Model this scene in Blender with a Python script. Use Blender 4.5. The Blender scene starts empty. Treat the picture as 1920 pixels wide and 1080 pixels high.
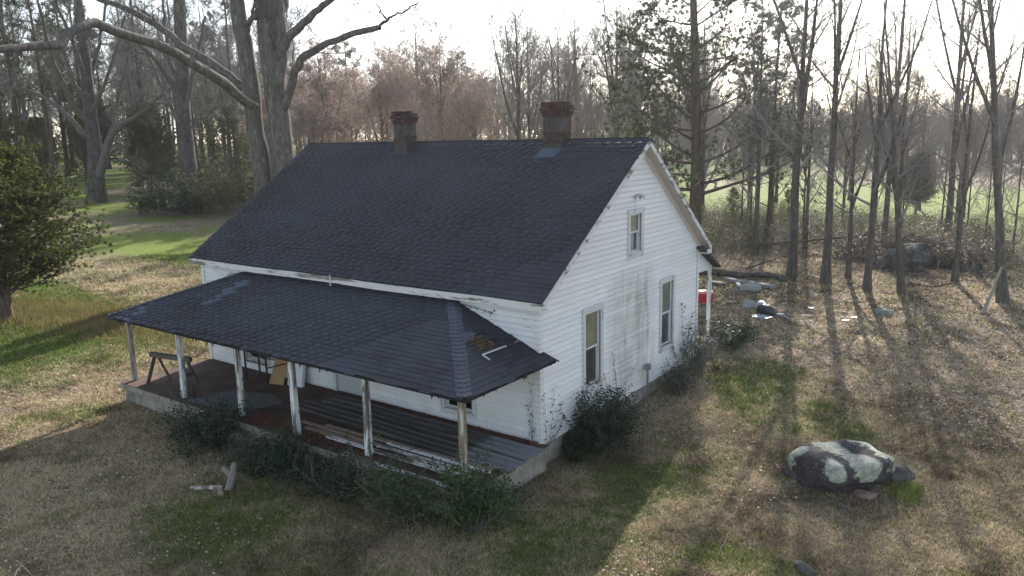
import bpy, math, random
import numpy as np
from mathutils import Matrix, Vector

SC = bpy.context.scene
COL = SC.collection
R = math.radians

# ------------------------------------------------------------------ camera, sky, sun, exposure
CAM = np.array([9.232, -13.516, 7.379])
YAW, PITCH, ROLL = 0.6339, -0.1941, -0.0215
FPX = 1448.8
_F = np.array([-math.sin(YAW) * math.cos(PITCH), math.cos(YAW) * math.cos(PITCH), math.sin(PITCH)])
_R = np.array([math.cos(YAW), math.sin(YAW), 0.0])
_U = np.cross(_R, _F)
CR = _R * math.cos(ROLL) + _U * math.sin(ROLL)
CU = -_R * math.sin(ROLL) + _U * math.cos(ROLL)
cd = bpy.data.cameras.new("camera")
cam = bpy.data.objects.new("camera", cd)
COL.objects.link(cam)
cd.sensor_width = 36.0
cd.lens = FPX / 1920 * 36.0
cd.clip_start = 0.1
cd.clip_end = 4000
cam.matrix_world = Matrix(((CR[0], CU[0], -_F[0], CAM[0]), (CR[1], CU[1], -_F[1], CAM[1]), (CR[2], CU[2], -_F[2], CAM[2]), (0, 0, 0, 1)))
SC.camera = cam

SUN_EL, SUN_AZ = R(27.0), R(-16.0)          # azimuth from +Y, clockwise positive
world = bpy.data.worlds.new("World")
SC.world = world
world.use_nodes = True
wn = world.node_tree
for n_ in list(wn.nodes):
    wn.nodes.remove(n_)
sky = wn.nodes.new("ShaderNodeTexSky")
sky.sky_type = 'NISHITA'
sky.sun_disc = False
sky.sun_elevation = SUN_EL
sky.sun_rotation = SUN_AZ
sky.altitude = 100
sky.air_density = 1.0
sky.dust_density = 1.0
sky.ozone_density = 1.5
bg = wn.nodes.new("ShaderNodeBackground")
bg.inputs["Strength"].default_value = 0.128
wo = wn.nodes.new("ShaderNodeOutputWorld")
hs = wn.nodes.new("ShaderNodeHueSaturation")      # thin high cloud: a paler sky all round
hs.inputs["Saturation"].default_value = 0.6
wn.links.new(sky.outputs[0], hs.inputs["Color"])
wn.links.new(hs.outputs[0], bg.inputs[0])
wn.links.new(bg.outputs[0], wo.inputs[0])
sd = bpy.data.lights.new("sun", 'SUN')
sd.energy = 5.0
sd.angle = R(0.5)
sd.color = (1.0, 0.94, 0.86)
sun = bpy.data.objects.new("sun", sd)
COL.objects.link(sun)
to_sun = Vector((math.sin(SUN_AZ) * math.cos(SUN_EL), math.cos(SUN_AZ) * math.cos(SUN_EL), math.sin(SUN_EL)))
sun.rotation_euler = to_sun.to_track_quat('Z', 'Y').to_euler()
SC.view_settings.view_transform = 'Standard'
SC.view_settings.look = 'None'
SC.view_settings.gamma = 1.0
SC.view_settings.use_curve_mapping = False
SC.view_settings.exposure = 1.28
SC.render.engine = 'CYCLES'
SC.cycles.max_bounces = 6
SC.cycles.diffuse_bounces = 3
SC.cycles.glossy_bounces = 2
SC.cycles.transmission_bounces = 4
SC.cycles.transparent_max_bounces = 8
SC.cycles.volume_bounces = 0
SC.cycles.use_denoising = True

# ------------------------------------------------------------------ helpers: objects
def tag(o, label=None, cat=None, group=None, kind=None):
    for k, v in (("label", label), ("category", cat), ("group", group), ("kind", kind)):
        if v:
            o[k] = v
    return o

def empty(name, loc, label, cat, group=None, rotz=0):
    o = bpy.data.objects.new(name, None)
    o.empty_display_size = 0.2
    COL.objects.link(o)
    o.location = loc
    o.rotation_euler = (0, 0, rotz)
    return tag(o, label, cat, group)

def link(name, me, parent=None, loc=None):
    o = bpy.data.objects.new(name, me)
    COL.objects.link(o)
    if parent is not None:
        o.parent = parent
    if loc is not None:
        o.location = loc
    return o

def mesh_np(name, V, polys, mat=None, col=None, smooth=False):
    """polys: list of int arrays (n,k)."""
    me = bpy.data.meshes.new(name)
    V = np.asarray(V, np.float32)
    me.vertices.add(len(V))
    me.vertices.foreach_set("co", V.ravel())
    loops, starts, s = [], [], 0
    for p in polys:
        p = np.asarray(p, np.int32)
        if len(p) == 0:
            continue
        n, k = p.shape
        loops.append(p.ravel())
        starts.append(s + np.arange(n) * k)
        s += n * k
    loops = np.concatenate(loops)
    starts = np.concatenate(starts).astype(np.int32)
    me.loops.add(len(loops))
    me.loops.foreach_set("vertex_index", loops)
    me.polygons.add(len(starts))
    me.polygons.foreach_set("loop_start", starts)
    if smooth:
        me.polygons.foreach_set("use_smooth", np.ones(len(starts), bool))
    me.update(calc_edges=True)
    if col is not None:
        a = me.color_attributes.new("col", 'FLOAT_COLOR', 'POINT')
        c = np.ones((len(V), 4), np.float32)
        c[:, :3] = col
        a.data.foreach_set("color", c.ravel())
    if mat is not None:
        me.materials.append(mat)
    return me

BOXF = np.array([[0, 3, 2, 1], [4, 5, 6, 7], [0, 1, 5, 4], [1, 2, 6, 5], [2, 3, 7, 6], [3, 0, 4, 7]])

class MB:
    def __init__(self):
        self.v, self.f, self.m = [], [], []
    def hexa(self, pts, mi=0):
        b = len(self.v)
        self.v += [tuple(float(c) for c in p) for p in pts]
        self.f += [tuple(b + i for i in q) for q in BOXF.tolist()]
        self.m += [mi] * 6
        return self
    def box(self, x0, y0, z0, x1, y1, z1, mi=0):
        return self.hexa([(x0, y0, z0), (x1, y0, z0), (x1, y1, z0), (x0, y1, z0), (x0, y0, z1), (x1, y0, z1), (x1, y1, z1), (x0, y1, z1)], mi)
    def bar(self, a, b, w, h, up=(0, 0, 1), mi=0, w1=None, h1=None):
        a, b = Vector(a), Vector(b)
        t = (b - a).normalized()
        up = Vector(up)
        if abs(t.dot(up)) > .95:
            up = Vector((1, 0, 0))
        s = t.cross(up).normalized()
        u = s.cross(t)
        w1 = w if w1 is None else w1
        h1 = h if h1 is None else h1
        q = lambda p, ww, hh: [p - s * ww / 2 - u * hh / 2, p + s * ww / 2 - u * hh / 2, p + s * ww / 2 + u * hh / 2, p - s * ww / 2 + u * hh / 2]
        A, B = q(a, w, h), q(b, w1, h1)
        return self.hexa(A + B, mi)
    def poly(self, pts, mi=0):
        b = len(self.v)
        self.v += [tuple(float(c) for c in p) for p in pts]
        self.f.append(tuple(range(b, b + len(pts))))
        self.m.append(mi)
        return self
    def prism(self, pts, ext, mi=0):
        """pts: planar polygon, ext: extrusion vector."""
        n = len(pts)
        b = len(self.v)
        p = [Vector(q) for q in pts]
        e = Vector(ext)
        self.v += [tuple(q) for q in p] + [tuple(q + e) for q in p]
        self.f.append(tuple(range(b + n - 1, b - 1, -1)))
        self.f.append(tuple(range(b + n, b + 2 * n)))
        for i in range(n):
            j = (i + 1) % n
            self.f.append((b + i, b + j, b + n + j, b + n + i))
        self.m += [mi] * (n + 2)
        return self
    def tube(self, pts, radii, sides=6, mi=0):
        V, F = tubes(np.array([pts], float), np.array([radii], float), sides, caps=True)
        b = len(self.v)
        self.v += [tuple(r) for r in V.tolist()]
        for fs in F:
            self.f += [tuple(int(i) + b for i in q) for q in fs]
            self.m += [mi] * len(fs)
        return self
    def mesh(self, name, *mats, smooth=False):
        me = bpy.data.meshes.new(name)
        me.from_pydata(self.v, [], self.f)
        for m in mats:
            me.materials.append(m)
        if len(mats) > 1:
            me.polygons.foreach_set("material_index", np.array(self.m, np.int32))
        if smooth:
            me.polygons.foreach_set("use_smooth", np.ones(len(me.polygons), bool))
        me.update()
        return me
    def obj(self, name, mats, parent=None, loc=None, smooth=False):
        if not isinstance(mats, (list, tuple)):
            mats = [mats]
        return link(name, self.mesh(name, *mats, smooth=smooth), parent, loc)

def nrm(a):
    return a / np.maximum(np.linalg.norm(a, axis=-1, keepdims=True), 1e-9)

def tubes(P, r, sides, caps=False):
    """P (B,n,3), r (B,n) -> vertices, list of face arrays."""
    B, n, _ = P.shape
    T = nrm(np.gradient(P, axis=1))
    d = nrm(P[:, -1] - P[:, 0])
    ref = np.where(np.abs(d[:, 2:3]) < .9, np.array([[0, 0, 1.0]]), np.array([[1.0, 0, 0]]))[:, None, :]
    N = nrm(np.cross(T, np.broadcast_to(ref, T.shape)))
    Bn = np.cross(T, N)
    a = np.arange(sides) * 2 * math.pi / sides
    V = P[:, :, None, :] + r[:, :, None, None] * (np.cos(a)[None, None, :, None] * N[:, :, None, :] + np.sin(a)[None, None, :, None] * Bn[:, :, None, :])
    i = np.arange(sides)
    k = np.arange(n - 1)
    q = np.stack([k[:, None] * sides + i, k[:, None] * sides + (i + 1) % sides, (k[:, None] + 1) * sides + (i + 1) % sides, (k[:, None] + 1) * sides + i], -1).reshape(-1, 4)
    F = (q[None] + (np.arange(B) * n * sides)[:, None, None]).reshape(-1, 4)
    out = [F]
    if caps:
        c0 = (np.arange(B) * n * sides)[:, None] + i[::-1][None]
        c1 = (np.arange(B) * n * sides + (n - 1) * sides)[:, None] + i[None]
        out += [c0, c1]
    return V.reshape(-1, 3), out

class Acc:
    """accumulates big numpy geometry"""
    def __init__(self):
        self.V, self.P, self.C, self.n = [], {}, [], 0
    def add(self, V, faces, col=None):
        V = np.asarray(V, float)
        for f in faces:
            f = np.asarray(f)
            if len(f):
                self.P.setdefault(f.shape[1], []).append(f + self.n)
        self.V.append(V)
        if col is not None:
            self.C.append(np.broadcast_to(np.asarray(col, float), V.shape))
        self.n += len(V)
    def mesh(self, name, mat, smooth=False):
        polys = [np.concatenate(v) for v in self.P.values()]
        return mesh_np(name, np.concatenate(self.V), polys, mat, np.concatenate(self.C) if self.C else None, smooth)

def lattice(seed, n=256):
    return np.random.default_rng(seed).random((n, n))
_LAT = lattice(7)
def vnoise(x, y, s, off=0):
    x = np.asarray(x, float) / s + 31.7 + off * 17.3
    y = np.asarray(y, float) / s + 77.1 + off * 9.1
    xi, yi = np.floor(x).astype(int), np.floor(y).astype(int)
    fx, fy = x - xi, y - yi
    fx, fy = fx * fx * (3 - 2 * fx), fy * fy * (3 - 2 * fy)
    g = lambda a, b: _LAT[a % 256, b % 256]
    return (g(xi, yi) * (1 - fx) + g(xi + 1, yi) * fx) * (1 - fy) + (g(xi, yi + 1) * (1 - fx) + g(xi + 1, yi + 1) * fx) * fy
def fbm(x, y, s, off=0):
    return .5 * vnoise(x, y, s, off) + .3 * vnoise(x, y, s * .47, off + 1) + .2 * vnoise(x, y, s * .21, off + 2)
def sstep(a, b, t):
    t = np.clip((np.asarray(t, float) - a) / (b - a), 0, 1)
    return t * t * (3 - 2 * t)
def terr0(x, y):
    x = np.asarray(x, float)
    y = np.asarray(y, float)
    s = np.log1p(np.exp(np.clip((-x - 20) / 4, -30, 30))) * 4
    return 8 * (1 - np.exp(-s * .07 / 8)) + .3 * sstep(1, 10, y)
def terr(x, y):
    inside = sstep(1.5, 0, np.abs(np.asarray(x, float) + 6.2) - 6.8) * sstep(1.5, 0, np.abs(np.asarray(y, float) - 3) - 6.2)
    return terr0(x, y) + (1 - inside) * (fbm(x, y, 2.3, 3) - .5) * .12
def tz(x, y):
    return float(terr(x, y))
def infrustum(P, mu=1.12, mv=1.15):
    d = np.asarray(P, float) - CAM
    a, b, c = d @ CR, d @ CU, d @ _F
    return (c > .5) & (np.abs(a) < mu * 960 / FPX * c) & (np.abs(b) < mv * 540 / FPX * c)

# ------------------------------------------------------------------ helpers: materials
class T:
    def __init__(self, name, rough=.85, spec=.25, metal=0.0):
        self.m = bpy.data.materials.new(name)
        self.m.use_nodes = True
        self.t = self.m.node_tree
        for n in list(self.t.nodes):
            self.t.nodes.remove(n)
        self.out = self.t.nodes.new("ShaderNodeOutputMaterial")
        self.b = self.t.nodes.new("ShaderNodeBsdfPrincipled")
        self.b.inputs["Roughness"].default_value = rough
        self.b.inputs["Specular IOR Level"].default_value = spec
        self.b.inputs["Metallic"].default_value = metal
        self.L(self.b.outputs[0], self.out.inputs[0])
    def L(self, a, b):
        self.t.links.new(a, b)
    def put(self, sock, v):
        if isinstance(v, bpy.types.NodeSocket):
            self.L(v, sock)
        elif isinstance(v, (tuple, list)) and len(v) == 3 and sock.type == 'RGBA':
            sock.default_value = (*v, 1)
        else:
            sock.default_value = v
    def pos(self):
        return self.t.nodes.new("ShaderNodeNewGeometry").outputs["Position"]
    def objco(self):
        return self.t.nodes.new("ShaderNodeTexCoord").outputs["Object"]
    def normal(self):
        return self.t.nodes.new("ShaderNodeNewGeometry").outputs["Normal"]
    def island(self):
        return self.t.nodes.new("ShaderNodeNewGeometry").outputs["Random Per Island"]
    def rnd(self):
        return self.t.nodes.new("ShaderNodeObjectInfo").outputs["Random"]
    def attr(self, name, out="Color"):
        n = self.t.nodes.new("ShaderNodeAttribute")
        n.attribute_name = name
        return n.outputs[out]
    def mp(self, co, scale=(1, 1, 1), rot=(0, 0, 0), loc=(0, 0, 0)):
        n = self.t.nodes.new("ShaderNodeMapping")
        self.L(co, n.inputs[0])
        n.inputs["Location"].default_value = loc
        n.inputs["Rotation"].default_value = rot
        n.inputs["Scale"].default_value = scale
        return n.outputs[0]
    def noise(self, co, scale=5, detail=4, rough=.55, dist=0.0):
        n = self.t.nodes.new("ShaderNodeTexNoise")
        self.L(co, n.inputs["Vector"])
        n.inputs["Scale"].default_value = scale
        n.inputs["Detail"].default_value = detail
        n.inputs["Roughness"].default_value = rough
        n.inputs["Distortion"].default_value = dist
        return n.outputs["Fac"]
    def voro(self, co, scale=5, feature='F1', out="Distance"):
        n = self.t.nodes.new("ShaderNodeTexVoronoi")
        n.feature = feature
        self.L(co, n.inputs["Vector"])
        n.inputs["Scale"].default_value = scale
        return n.outputs[out]
    def ramp(self, fac, stops, mode='LINEAR'):
        n = self.t.nodes.new("ShaderNodeValToRGB")
        n.color_ramp.interpolation = mode
        e = n.color_ramp.elements
        while len(e) > 1:
            e.remove(e[-1])
        e[0].position = stops[0][0]
        e[0].color = self._c(stops[0][1])
        for p, c in stops[1:]:
            k = e.new(p)
            k.color = self._c(c)
        self.L(fac, n.inputs[0])
        return n.outputs[0]
    @staticmethod
    def _c(c):
        return (c, c, c, 1) if isinstance(c, (int, float)) else (*c, 1)
    def mix(self, f, a, b, mode='MIX'):
        n = self.t.nodes.new("ShaderNodeMix")
        n.data_type = 'RGBA'
        n.blend_type = mode
        self.put(n.inputs[0], f)
        self.put(n.inputs[6], a)
        self.put(n.inputs[7], b)
        return n.outputs[2]
    def math(self, op, a, b=0.0, c=0.0):
        n = self.t.nodes.new("ShaderNodeMath")
        n.operation = op
        for i, v in enumerate((a, b, c)):
            self.put(n.inputs[i], v)
        return n.outputs[0]
    def sep(self, v):
        n = self.t.nodes.new("ShaderNodeSeparateXYZ")
        self.L(v, n.inputs[0])
        return n.outputs
    def rng(self, v, a, b, c=0.0, d=1.0):
        n = self.t.nodes.new("ShaderNodeMapRange")
        n.interpolation_type = 'SMOOTHSTEP'
        self.L(v, n.inputs[0])
        for i, x in enumerate((a, b, c, d)):
            n.inputs[1 + i].default_value = x
        return n.outputs[0]
    def bump(self, h, strength=.4, dist=.01):
        n = self.t.nodes.new("ShaderNodeBump")
        n.inputs["Strength"].default_value = strength
        n.inputs["Distance"].default_value = dist
        self.L(h, n.inputs["Height"])
        self.L(n.outputs[0], self.b.inputs["Normal"])
        return self
    def color(self, c):
        self.put(self.b.inputs["Base Color"], c)
        self._col = c
        return self
    def rough(self, r):
        self.put(self.b.inputs["Roughness"], r)
        return self
    def translucent(self, f, tint=None):
        tr = self.t.nodes.new("ShaderNodeBsdfTranslucent")
        self.put(tr.inputs[0], tint if tint is not None else self._col)
        mx = self.t.nodes.new("ShaderNodeMixShader")
        mx.inputs[0].default_value = f
        self.L(self.b.outputs[0], mx.inputs[1])
        self.L(tr.outputs[0], mx.inputs[2])
        self.L(mx.outputs[0], self.out.inputs[0])
        return self

def plain(name, c, rough=.8, spec=.25, var=.15, scale=6, metal=0.0, bump=0.0):
    t = T(name, rough, spec, metal)
    n = t.noise(t.objco(), scale, 4)
    t.color(t.mix(n, tuple(x * (1 - var) for x in c), tuple(min(1, x * (1 + var)) for x in c)))
    if bump:
        t.bump(n, bump, .01)
    return t.m

MT = {}
# white clapboard paint with mildew and grime of its own shape, plus painted lap shadows
t = T("siding_paint", .6, .3)
p = t.pos()
s = t.sep(p)
streak = t.noise(t.mp(p, (1.0, 2.6, .35)), 1.6, 5, .65)
boardv = t.noise(t.mp(p, (.4, .4, 9.0)), 1.0, 3)
my = t.math('MULTIPLY', t.rng(s[1], 2.7, 3.7), t.rng(s[1], 5.9, 5.1))
mz = t.math('MULTIPLY', t.rng(s[2], .4, 1.2), t.rng(s[2], 4.3, 3.3))
grime = t.math('MULTIPLY', t.math('MULTIPLY', my, mz), t.ramp(streak, [(.30, 0.0), (.60, 1.0)]))
grime = t.math('MULTIPLY', grime, t.rng(boardv, .3, .6, .45, 1.0))
low = t.math('MULTIPLY', t.rng(s[2], 1.5, .45), t.ramp(t.noise(p, 2.5, 5, .7), [(.42, 0.0), (.75, .5)]))
wide = t.ramp(t.noise(t.mp(p, (1, .6, 2.0)), .8, 5, .7), [(.42, 0.0), (.75, .55)])
base = t.mix(t.rnd(), (.67, .685, .69), (.75, .755, .755))
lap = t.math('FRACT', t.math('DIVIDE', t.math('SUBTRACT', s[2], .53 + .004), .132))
lapshade = t.math('MULTIPLY', t.rng(lap, .80, .97), t.rng(t.noise(t.mp(p, (.7, .7, 3)), 2.2, 5, .7), .25, .65, .35, 1.0))  # shadow under each board lap painted into the siding colour, broken by noise
base = t.mix(t.math('MULTIPLY', lapshade, .75), base, (.24, .245, .24))
c = t.mix(t.math('ADD', grime, low), base, (.33, .32, .27))
c = t.mix(wide, c, (.56, .57, .54))
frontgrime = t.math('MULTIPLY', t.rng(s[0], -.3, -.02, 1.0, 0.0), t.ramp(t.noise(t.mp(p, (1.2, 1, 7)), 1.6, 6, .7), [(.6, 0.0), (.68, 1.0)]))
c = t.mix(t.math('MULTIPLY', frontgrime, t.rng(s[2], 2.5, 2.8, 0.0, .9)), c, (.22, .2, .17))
t.color(c)
t.bump(t.noise(t.mp(p, (3, 3, 20)), 6, 4), .15, .004)
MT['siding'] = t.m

def peel(name, paint, wood, amount, vert=True, sc=7):
    t = T(name, .75, .2)
    p = t.pos()
    st = (1, 1, .12) if vert else (.12, .35, 1)
    n = t.noise(t.mp(p, st), sc, 6, .72, .3)
    k = t.ramp(n, [(amount - .03, 0.0), (amount + .03, 1.0)])
    wd = t.mix(t.noise(t.mp(p, st), sc * 5, 3), tuple(x * .55 for x in wood), wood)
    pt = t.mix(t.noise(p, 3, 4), tuple(x * .82 for x in paint), paint)
    t.color(t.mix(k, wd, pt))
    t.bump(k, .5, .004)
    return t.m
MT['trim'] = peel("weathered_white_trim", (.66, .65, .63), (.24, .21, .185), .45, False, 5)
MT['casing'] = peel("weathered_casing", (.62, .62, .62), (.34, .32, .31), .42, True, 5)
MT['post'] = peel("peeling_post_paint", (.74, .75, .74), (.20, .18, .15), .49, True, 8)
MT['postbare'] = peel("bare_post_paint", (.55, .52, .46), (.27, .22, .16), .54, True, 8)
MT['plank'] = peel("peeling_plank_paint", (.70, .70, .70), (.2, .17, .14), .48, False, 9)
MT['plankbare'] = plain("bare_plank", (.27, .2, .15), .85, .2, .35, 8)
MT['soffit'] = peel("soffit_paint", (.62, .56, .52), (.36, .31, .28), .36, False, 4)

def shingle(name, a, b, lich):
    t = T(name, .72, .25)
    p = t.pos()
    r = t.math('FRACT', t.math('ADD', t.island(), t.rnd()))
    patch = t.noise(t.mp(p, (.5, .6, .6)), .8, 5, .6)
    c = t.mix(r, a, b)
    c = t.mix(t.ramp(patch, [(.38, 0.0), (.7, .8)]), c, tuple(x * 1.35 + .006 for x in b))
    gr = t.noise(p, 90, 2)
    c = t.mix(t.ramp(gr, [(.45, 0.0), (.7, .5)]), c, tuple(x * 2.1 for x in b))
    st = t.ramp(t.noise(t.mp(p, (.35, 1, 1)), 1.7, 6, .75), [(.55, 0.0), (.8, lich)])
    c = t.mix(st, c, (.028, .026, .026))
    t.color(c)
    t.bump(gr, .35, .003)
    return t.m
MT['shingle'] = shingle("asphalt_shingle", (.017, .018, .0235), (.029, .031, .039), .8)
MT['shingle_porch'] = shingle("porch_shingle", (.017, .019, .026), (.030, .034, .044), .85)
MT['shingle_blue'] = shingle("newer_shingle", (.046, .062, .086), (.062, .08, .108), .2)
MT['shingle_dark'] = shingle("stained_shingle", (.012, .012, .015), (.025, .026, .033), .9)
MT['cap'] = shingle("hip_cap", (.036, .040, .052), (.062, .068, .084), .3)
MT['deck'] = plain("roof_deck", (.022, .021, .022), .9, .2, .3, 4)

t = T("brick", .9, .15)
c = t.mix(t.rnd(), (.085, .035, .026), (.17, .062, .046))
c = t.mix(t.ramp(t.noise(t.pos(), 9, 5, .7), [(.34, 0.0), (.55, .95)]), c, (.04, .035, .034))
t.color(c)
t.bump(t.noise(t.pos(), 40, 3), .5, .006)
MT['brick'] = t.m
t = T("chimney_plaster", .9, .15)
n = t.noise(t.pos(), 3, 6, .7)
c = t.ramp(n, [(.3, (.035, .028, .026)), (.5, (.07, .058, .054)), (.72, (.115, .10, .093))])
t.color(c)
t.bump(t.noise(t.pos(), 18, 4), .5, .01)
MT['plaster'] = t.m
t = T("concrete", .9, .2)
p = t.pos()
n = t.noise(p, 2.2, 6, .7)
c = t.ramp(n, [(.28, (.13, .115, .095)), (.5, (.27, .25, .21)), (.75, (.38, .36, .31))])
c = t.mix(t.ramp(t.noise(t.mp(p, (2, 2, .3)), 2.4, 5, .7), [(.5, 0.0), (.72, .8)]), c, (.085, .08, .065))
t.color(c)
t.bump(t.noise(p, 14, 5), .5, .01)
MT['concrete'] = t.m
t = T("red_porch_floor", .75, .3)
p = t.pos()
c = t.ramp(t.noise(p, 1.3, 6, .68), [(.3, (.035, .026, .023)), (.5, (.085, .048, .038)), (.72, (.17, .10, .082))])
c = t.mix(t.ramp(t.noise(p, 7, 5, .7), [(.5, 0.0), (.75, .7)]), c, (.06, .05, .042))
t.color(c)
MT['redfloor'] = t.m
t = T("window_glass", .05, .5)
gl = t.t.nodes.new("ShaderNodeBsdfGlossy")
gl.inputs["Roughness"].default_value = .03
gl.inputs["Color"].default_value = (.9, .9, .9, 1)
tp = t.t.nodes.new("ShaderNodeBsdfTransparent")
tp.inputs[0].default_value = (.87, .89, .89, 1)
fr = t.t.nodes.new("ShaderNodeLayerWeight")
mx = t.t.nodes.new("ShaderNodeMixShader")
t.L(t.math('ADD', t.math('MULTIPLY', t.math('POWER', fr.outputs["Facing"], 4.0), .8), .04), mx.inputs[0])
t.L(tp.outputs[0], mx.inputs[1])
t.L(gl.outputs[0], mx.inputs[2])
t.L(mx.outputs[0], t.out.inputs[0])
MT['glass'] = t.m
MT['blind'] = plain("old_blind", (.42, .38, .25), .9, .1, .2, 3)
MT['blindgrey'] = plain("grey_blind", (.3, .3, .27), .9, .1, .2, 3)
MT['screen'] = plain("insect_screen", (.085, .08, .095), .9, .1, .2, 3)
MT['curtain'] = plain("pale_curtain", (.55, .56, .58), .9, .1, .1, 3)
MT['interior'] = plain("dark_interior", (.04, .038, .036), .95, .1)
MT['door'] = plain("grey_door", (.42, .44, .45), .6, .3, .08, 3)
t = T("corrugated_metal", .55, .4, .25)
p = t.pos()
n = t.noise(t.mp(p, (.5, 1.3, 1)), 1.5, 6, .68)
c = t.ramp(n, [(.33, (.038, .034, .032)), (.5, (.068, .064, .062)), (.68, (.12, .125, .13))])
c = t.mix(t.ramp(t.noise(t.mp(p, (.3, 1, 1)), 2.2, 5, .75, .4), [(.55, 0.0), (.62, .9)]), c, (.035, .03, .028))
c = t.mix(t.ramp(t.math('ADD', t.math('MULTIPLY', t.rng(t.sep(t.pos())[0], -1.5, -.5), .55), t.math('MULTIPLY', t.noise(t.mp(p, (.5, 1.6, 1)), 2.4, 5, .7), .8)), [(.62, 0.0), (.74, 1.0)]), c, (.18, .195, .21))
t.color(c)
MT['tin'] = t.m
MT['blackmetal'] = plain("black_metal", (.015, .015, .017), .5, .4)
MT['greymetal'] = plain("grey_metal", (.25, .26, .28), .5, .5, .2, 5, .5)
MT['oldwood'] = plain("grey_old_wood", (.19, .17, .145), .9, .15, .4, 9, 0, .4)
MT['sawhorse'] = plain("sawhorse_wood", (.11, .09, .075), .9, .15, .4, 9, 0, .4)
MT['postrust'] = plain("red_brown_post", (.16, .06, .04), .9, .15, .3, 9)
MT['cardboard'] = plain("cardboard", (.38, .25, .13), .9, .1, .1, 3)
MT['whitepanel'] = plain("white_panel", (.66, .69, .73), .45, .4, .06, 3)
MT['redplastic'] = plain("red_plastic", (.46, .02, .035), .45, .4, .15, 4)
MT['pinktop'] = plain("sun_faded_red", (.62, .22, .2), .5, .4, .15, 4)
MT['blackplastic'] = plain("black_plastic", (.018, .02, .024), .35, .5, .3, 5)
MT['whiteplastic'] = plain("white_plastic", (.50, .51, .52), .5, .4, .2, 5)
MT['bluewhite'] = plain("pale_blue_plastic", (.33, .38, .41), .5, .4, .1, 5)
MT['paper'] = plain("faded_paper", (.42, .36, .31), .9, .1, .1, 4)
MT['yellow'] = plain("yellow_hose", (.5, .34, .06), .6, .3, .2, 4)
MT['cinder'] = plain("cinder_block", (.26, .27, .25), .95, .1, .25, 14, 0, .5)
MT['paleslab'] = plain("pale_slab", (.27, .29, .29), .9, .1, .15, 4)
MT['tarpdirt'] = plain("dusty_mat", (.13, .135, .135), .9, .15, .4, 3)

def bark(name, dark, light, patch=None, sc=6):
    t = T(name, .95, .1)
    p = t.objco()
    n = t.noise(t.mp(p, (1, 1, .16)), sc, 6, .7, .4)
    c = t.ramp(n, [(.3, dark), (.5, tuple((a + b) / 2 for a, b in zip(dark, light))), (.7, light)])
    if patch:
        c = t.mix(t.ramp(t.noise(t.mp(p, (1, 1, .45)), 4.5, 6, .8), [(.53, 0.0), (.66, .8)]), c, patch)
    t.color(c)
    t.bump(n, .9, .04)
    return t.m
MT['bark_oak'] = bark("oak_bark", (.05, .044, .038), (.155, .14, .125), (.22, .225, .21), 6)
MT['bark_dark'] = bark("dark_bark", (.035, .03, .027), (.11, .1, .09), (.16, .17, .15), 5)
MT['bark_grey'] = bark("grey_bark", (.05, .043, .036), (.135, .122, .106), (.19, .19, .175), 9)
MT['bark_pine'] = bark("pine_bark", (.05, .035, .028), (.15, .105, .085), None, 7)
MT['bark_cedar'] = bark("cedar_bark", (.06, .045, .035), (.16, .125, .1), None, 9)
MT['twig_grey'] = plain("grey_twig", (.21, .19, .175), .95, .1, .3, 2)
MT['twig_pale'] = plain("pale_twig", (.24, .21, .18), .95, .1, .3, 2)
MT['twig_bud'] = plain("budding_twig", (.32, .225, .18), .95, .1, .3, 2)
MT['twig_oak'] = plain("oak_twig", (.11, .1, .088), .95, .1, .35, 3)

def leafmat(name, a, b, tr=.3, rough=.6):
    t = T(name, rough, .3)
    c = t.mix(t.island(), a, b)
    t.color(t.mix(t.ramp(t.noise(t.objco(), .9, 3), [(.35, 0.0), (.7, .6)]), c, tuple(x * .7 for x in a)))
    t.translucent(tr)
    return t.m
MT['needle'] = leafmat("pine_needles", (.04, .06, .02), (.085, .11, .035), .35)
MT['cedar'] = leafmat("cedar_sprays", (.065, .09, .02), (.16, .175, .045), .5)
MT['shrubleaf'] = leafmat("shrub_leaves", (.02, .05, .013), (.075, .125, .035), .25, .45)
MT['shrubdark'] = leafmat("dark_shrub_leaves", (.014, .034, .013), (.03, .066, .024), .2, .45)
MT['vineleaf'] = leafmat("vine_leaves", (.025, .04, .015), (.055, .085, .03), .25)
MT['greybush'] = leafmat("olive_bush", (.085, .095, .03), (.15, .155, .055), .35)
MT['buds'] = leafmat("pink_buds", (.34, .265, .22), (.48, .39, .33), .45)
MT['deadleaf'] = leafmat("rotten_leaves", (.1, .06, .03), (.22, .14, .06), .2)
MT['bramble'] = leafmat("bramble_leaves", (.07, .085, .025), (.17, .15, .055), .35)
MT['sedge'] = leafmat("sedge", (.17, .14, .05), (.26, .22, .085), .35)
def colmat(name, tr, rough=.9):
    t = T(name, rough, .1)
    t.color(t.attr("col"))
    t.translucent(tr)
    return t.m
MT['grass'] = colmat("grass_blades", .35)
MT['litter'] = colmat("leaf_litter", .25, .7)

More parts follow.
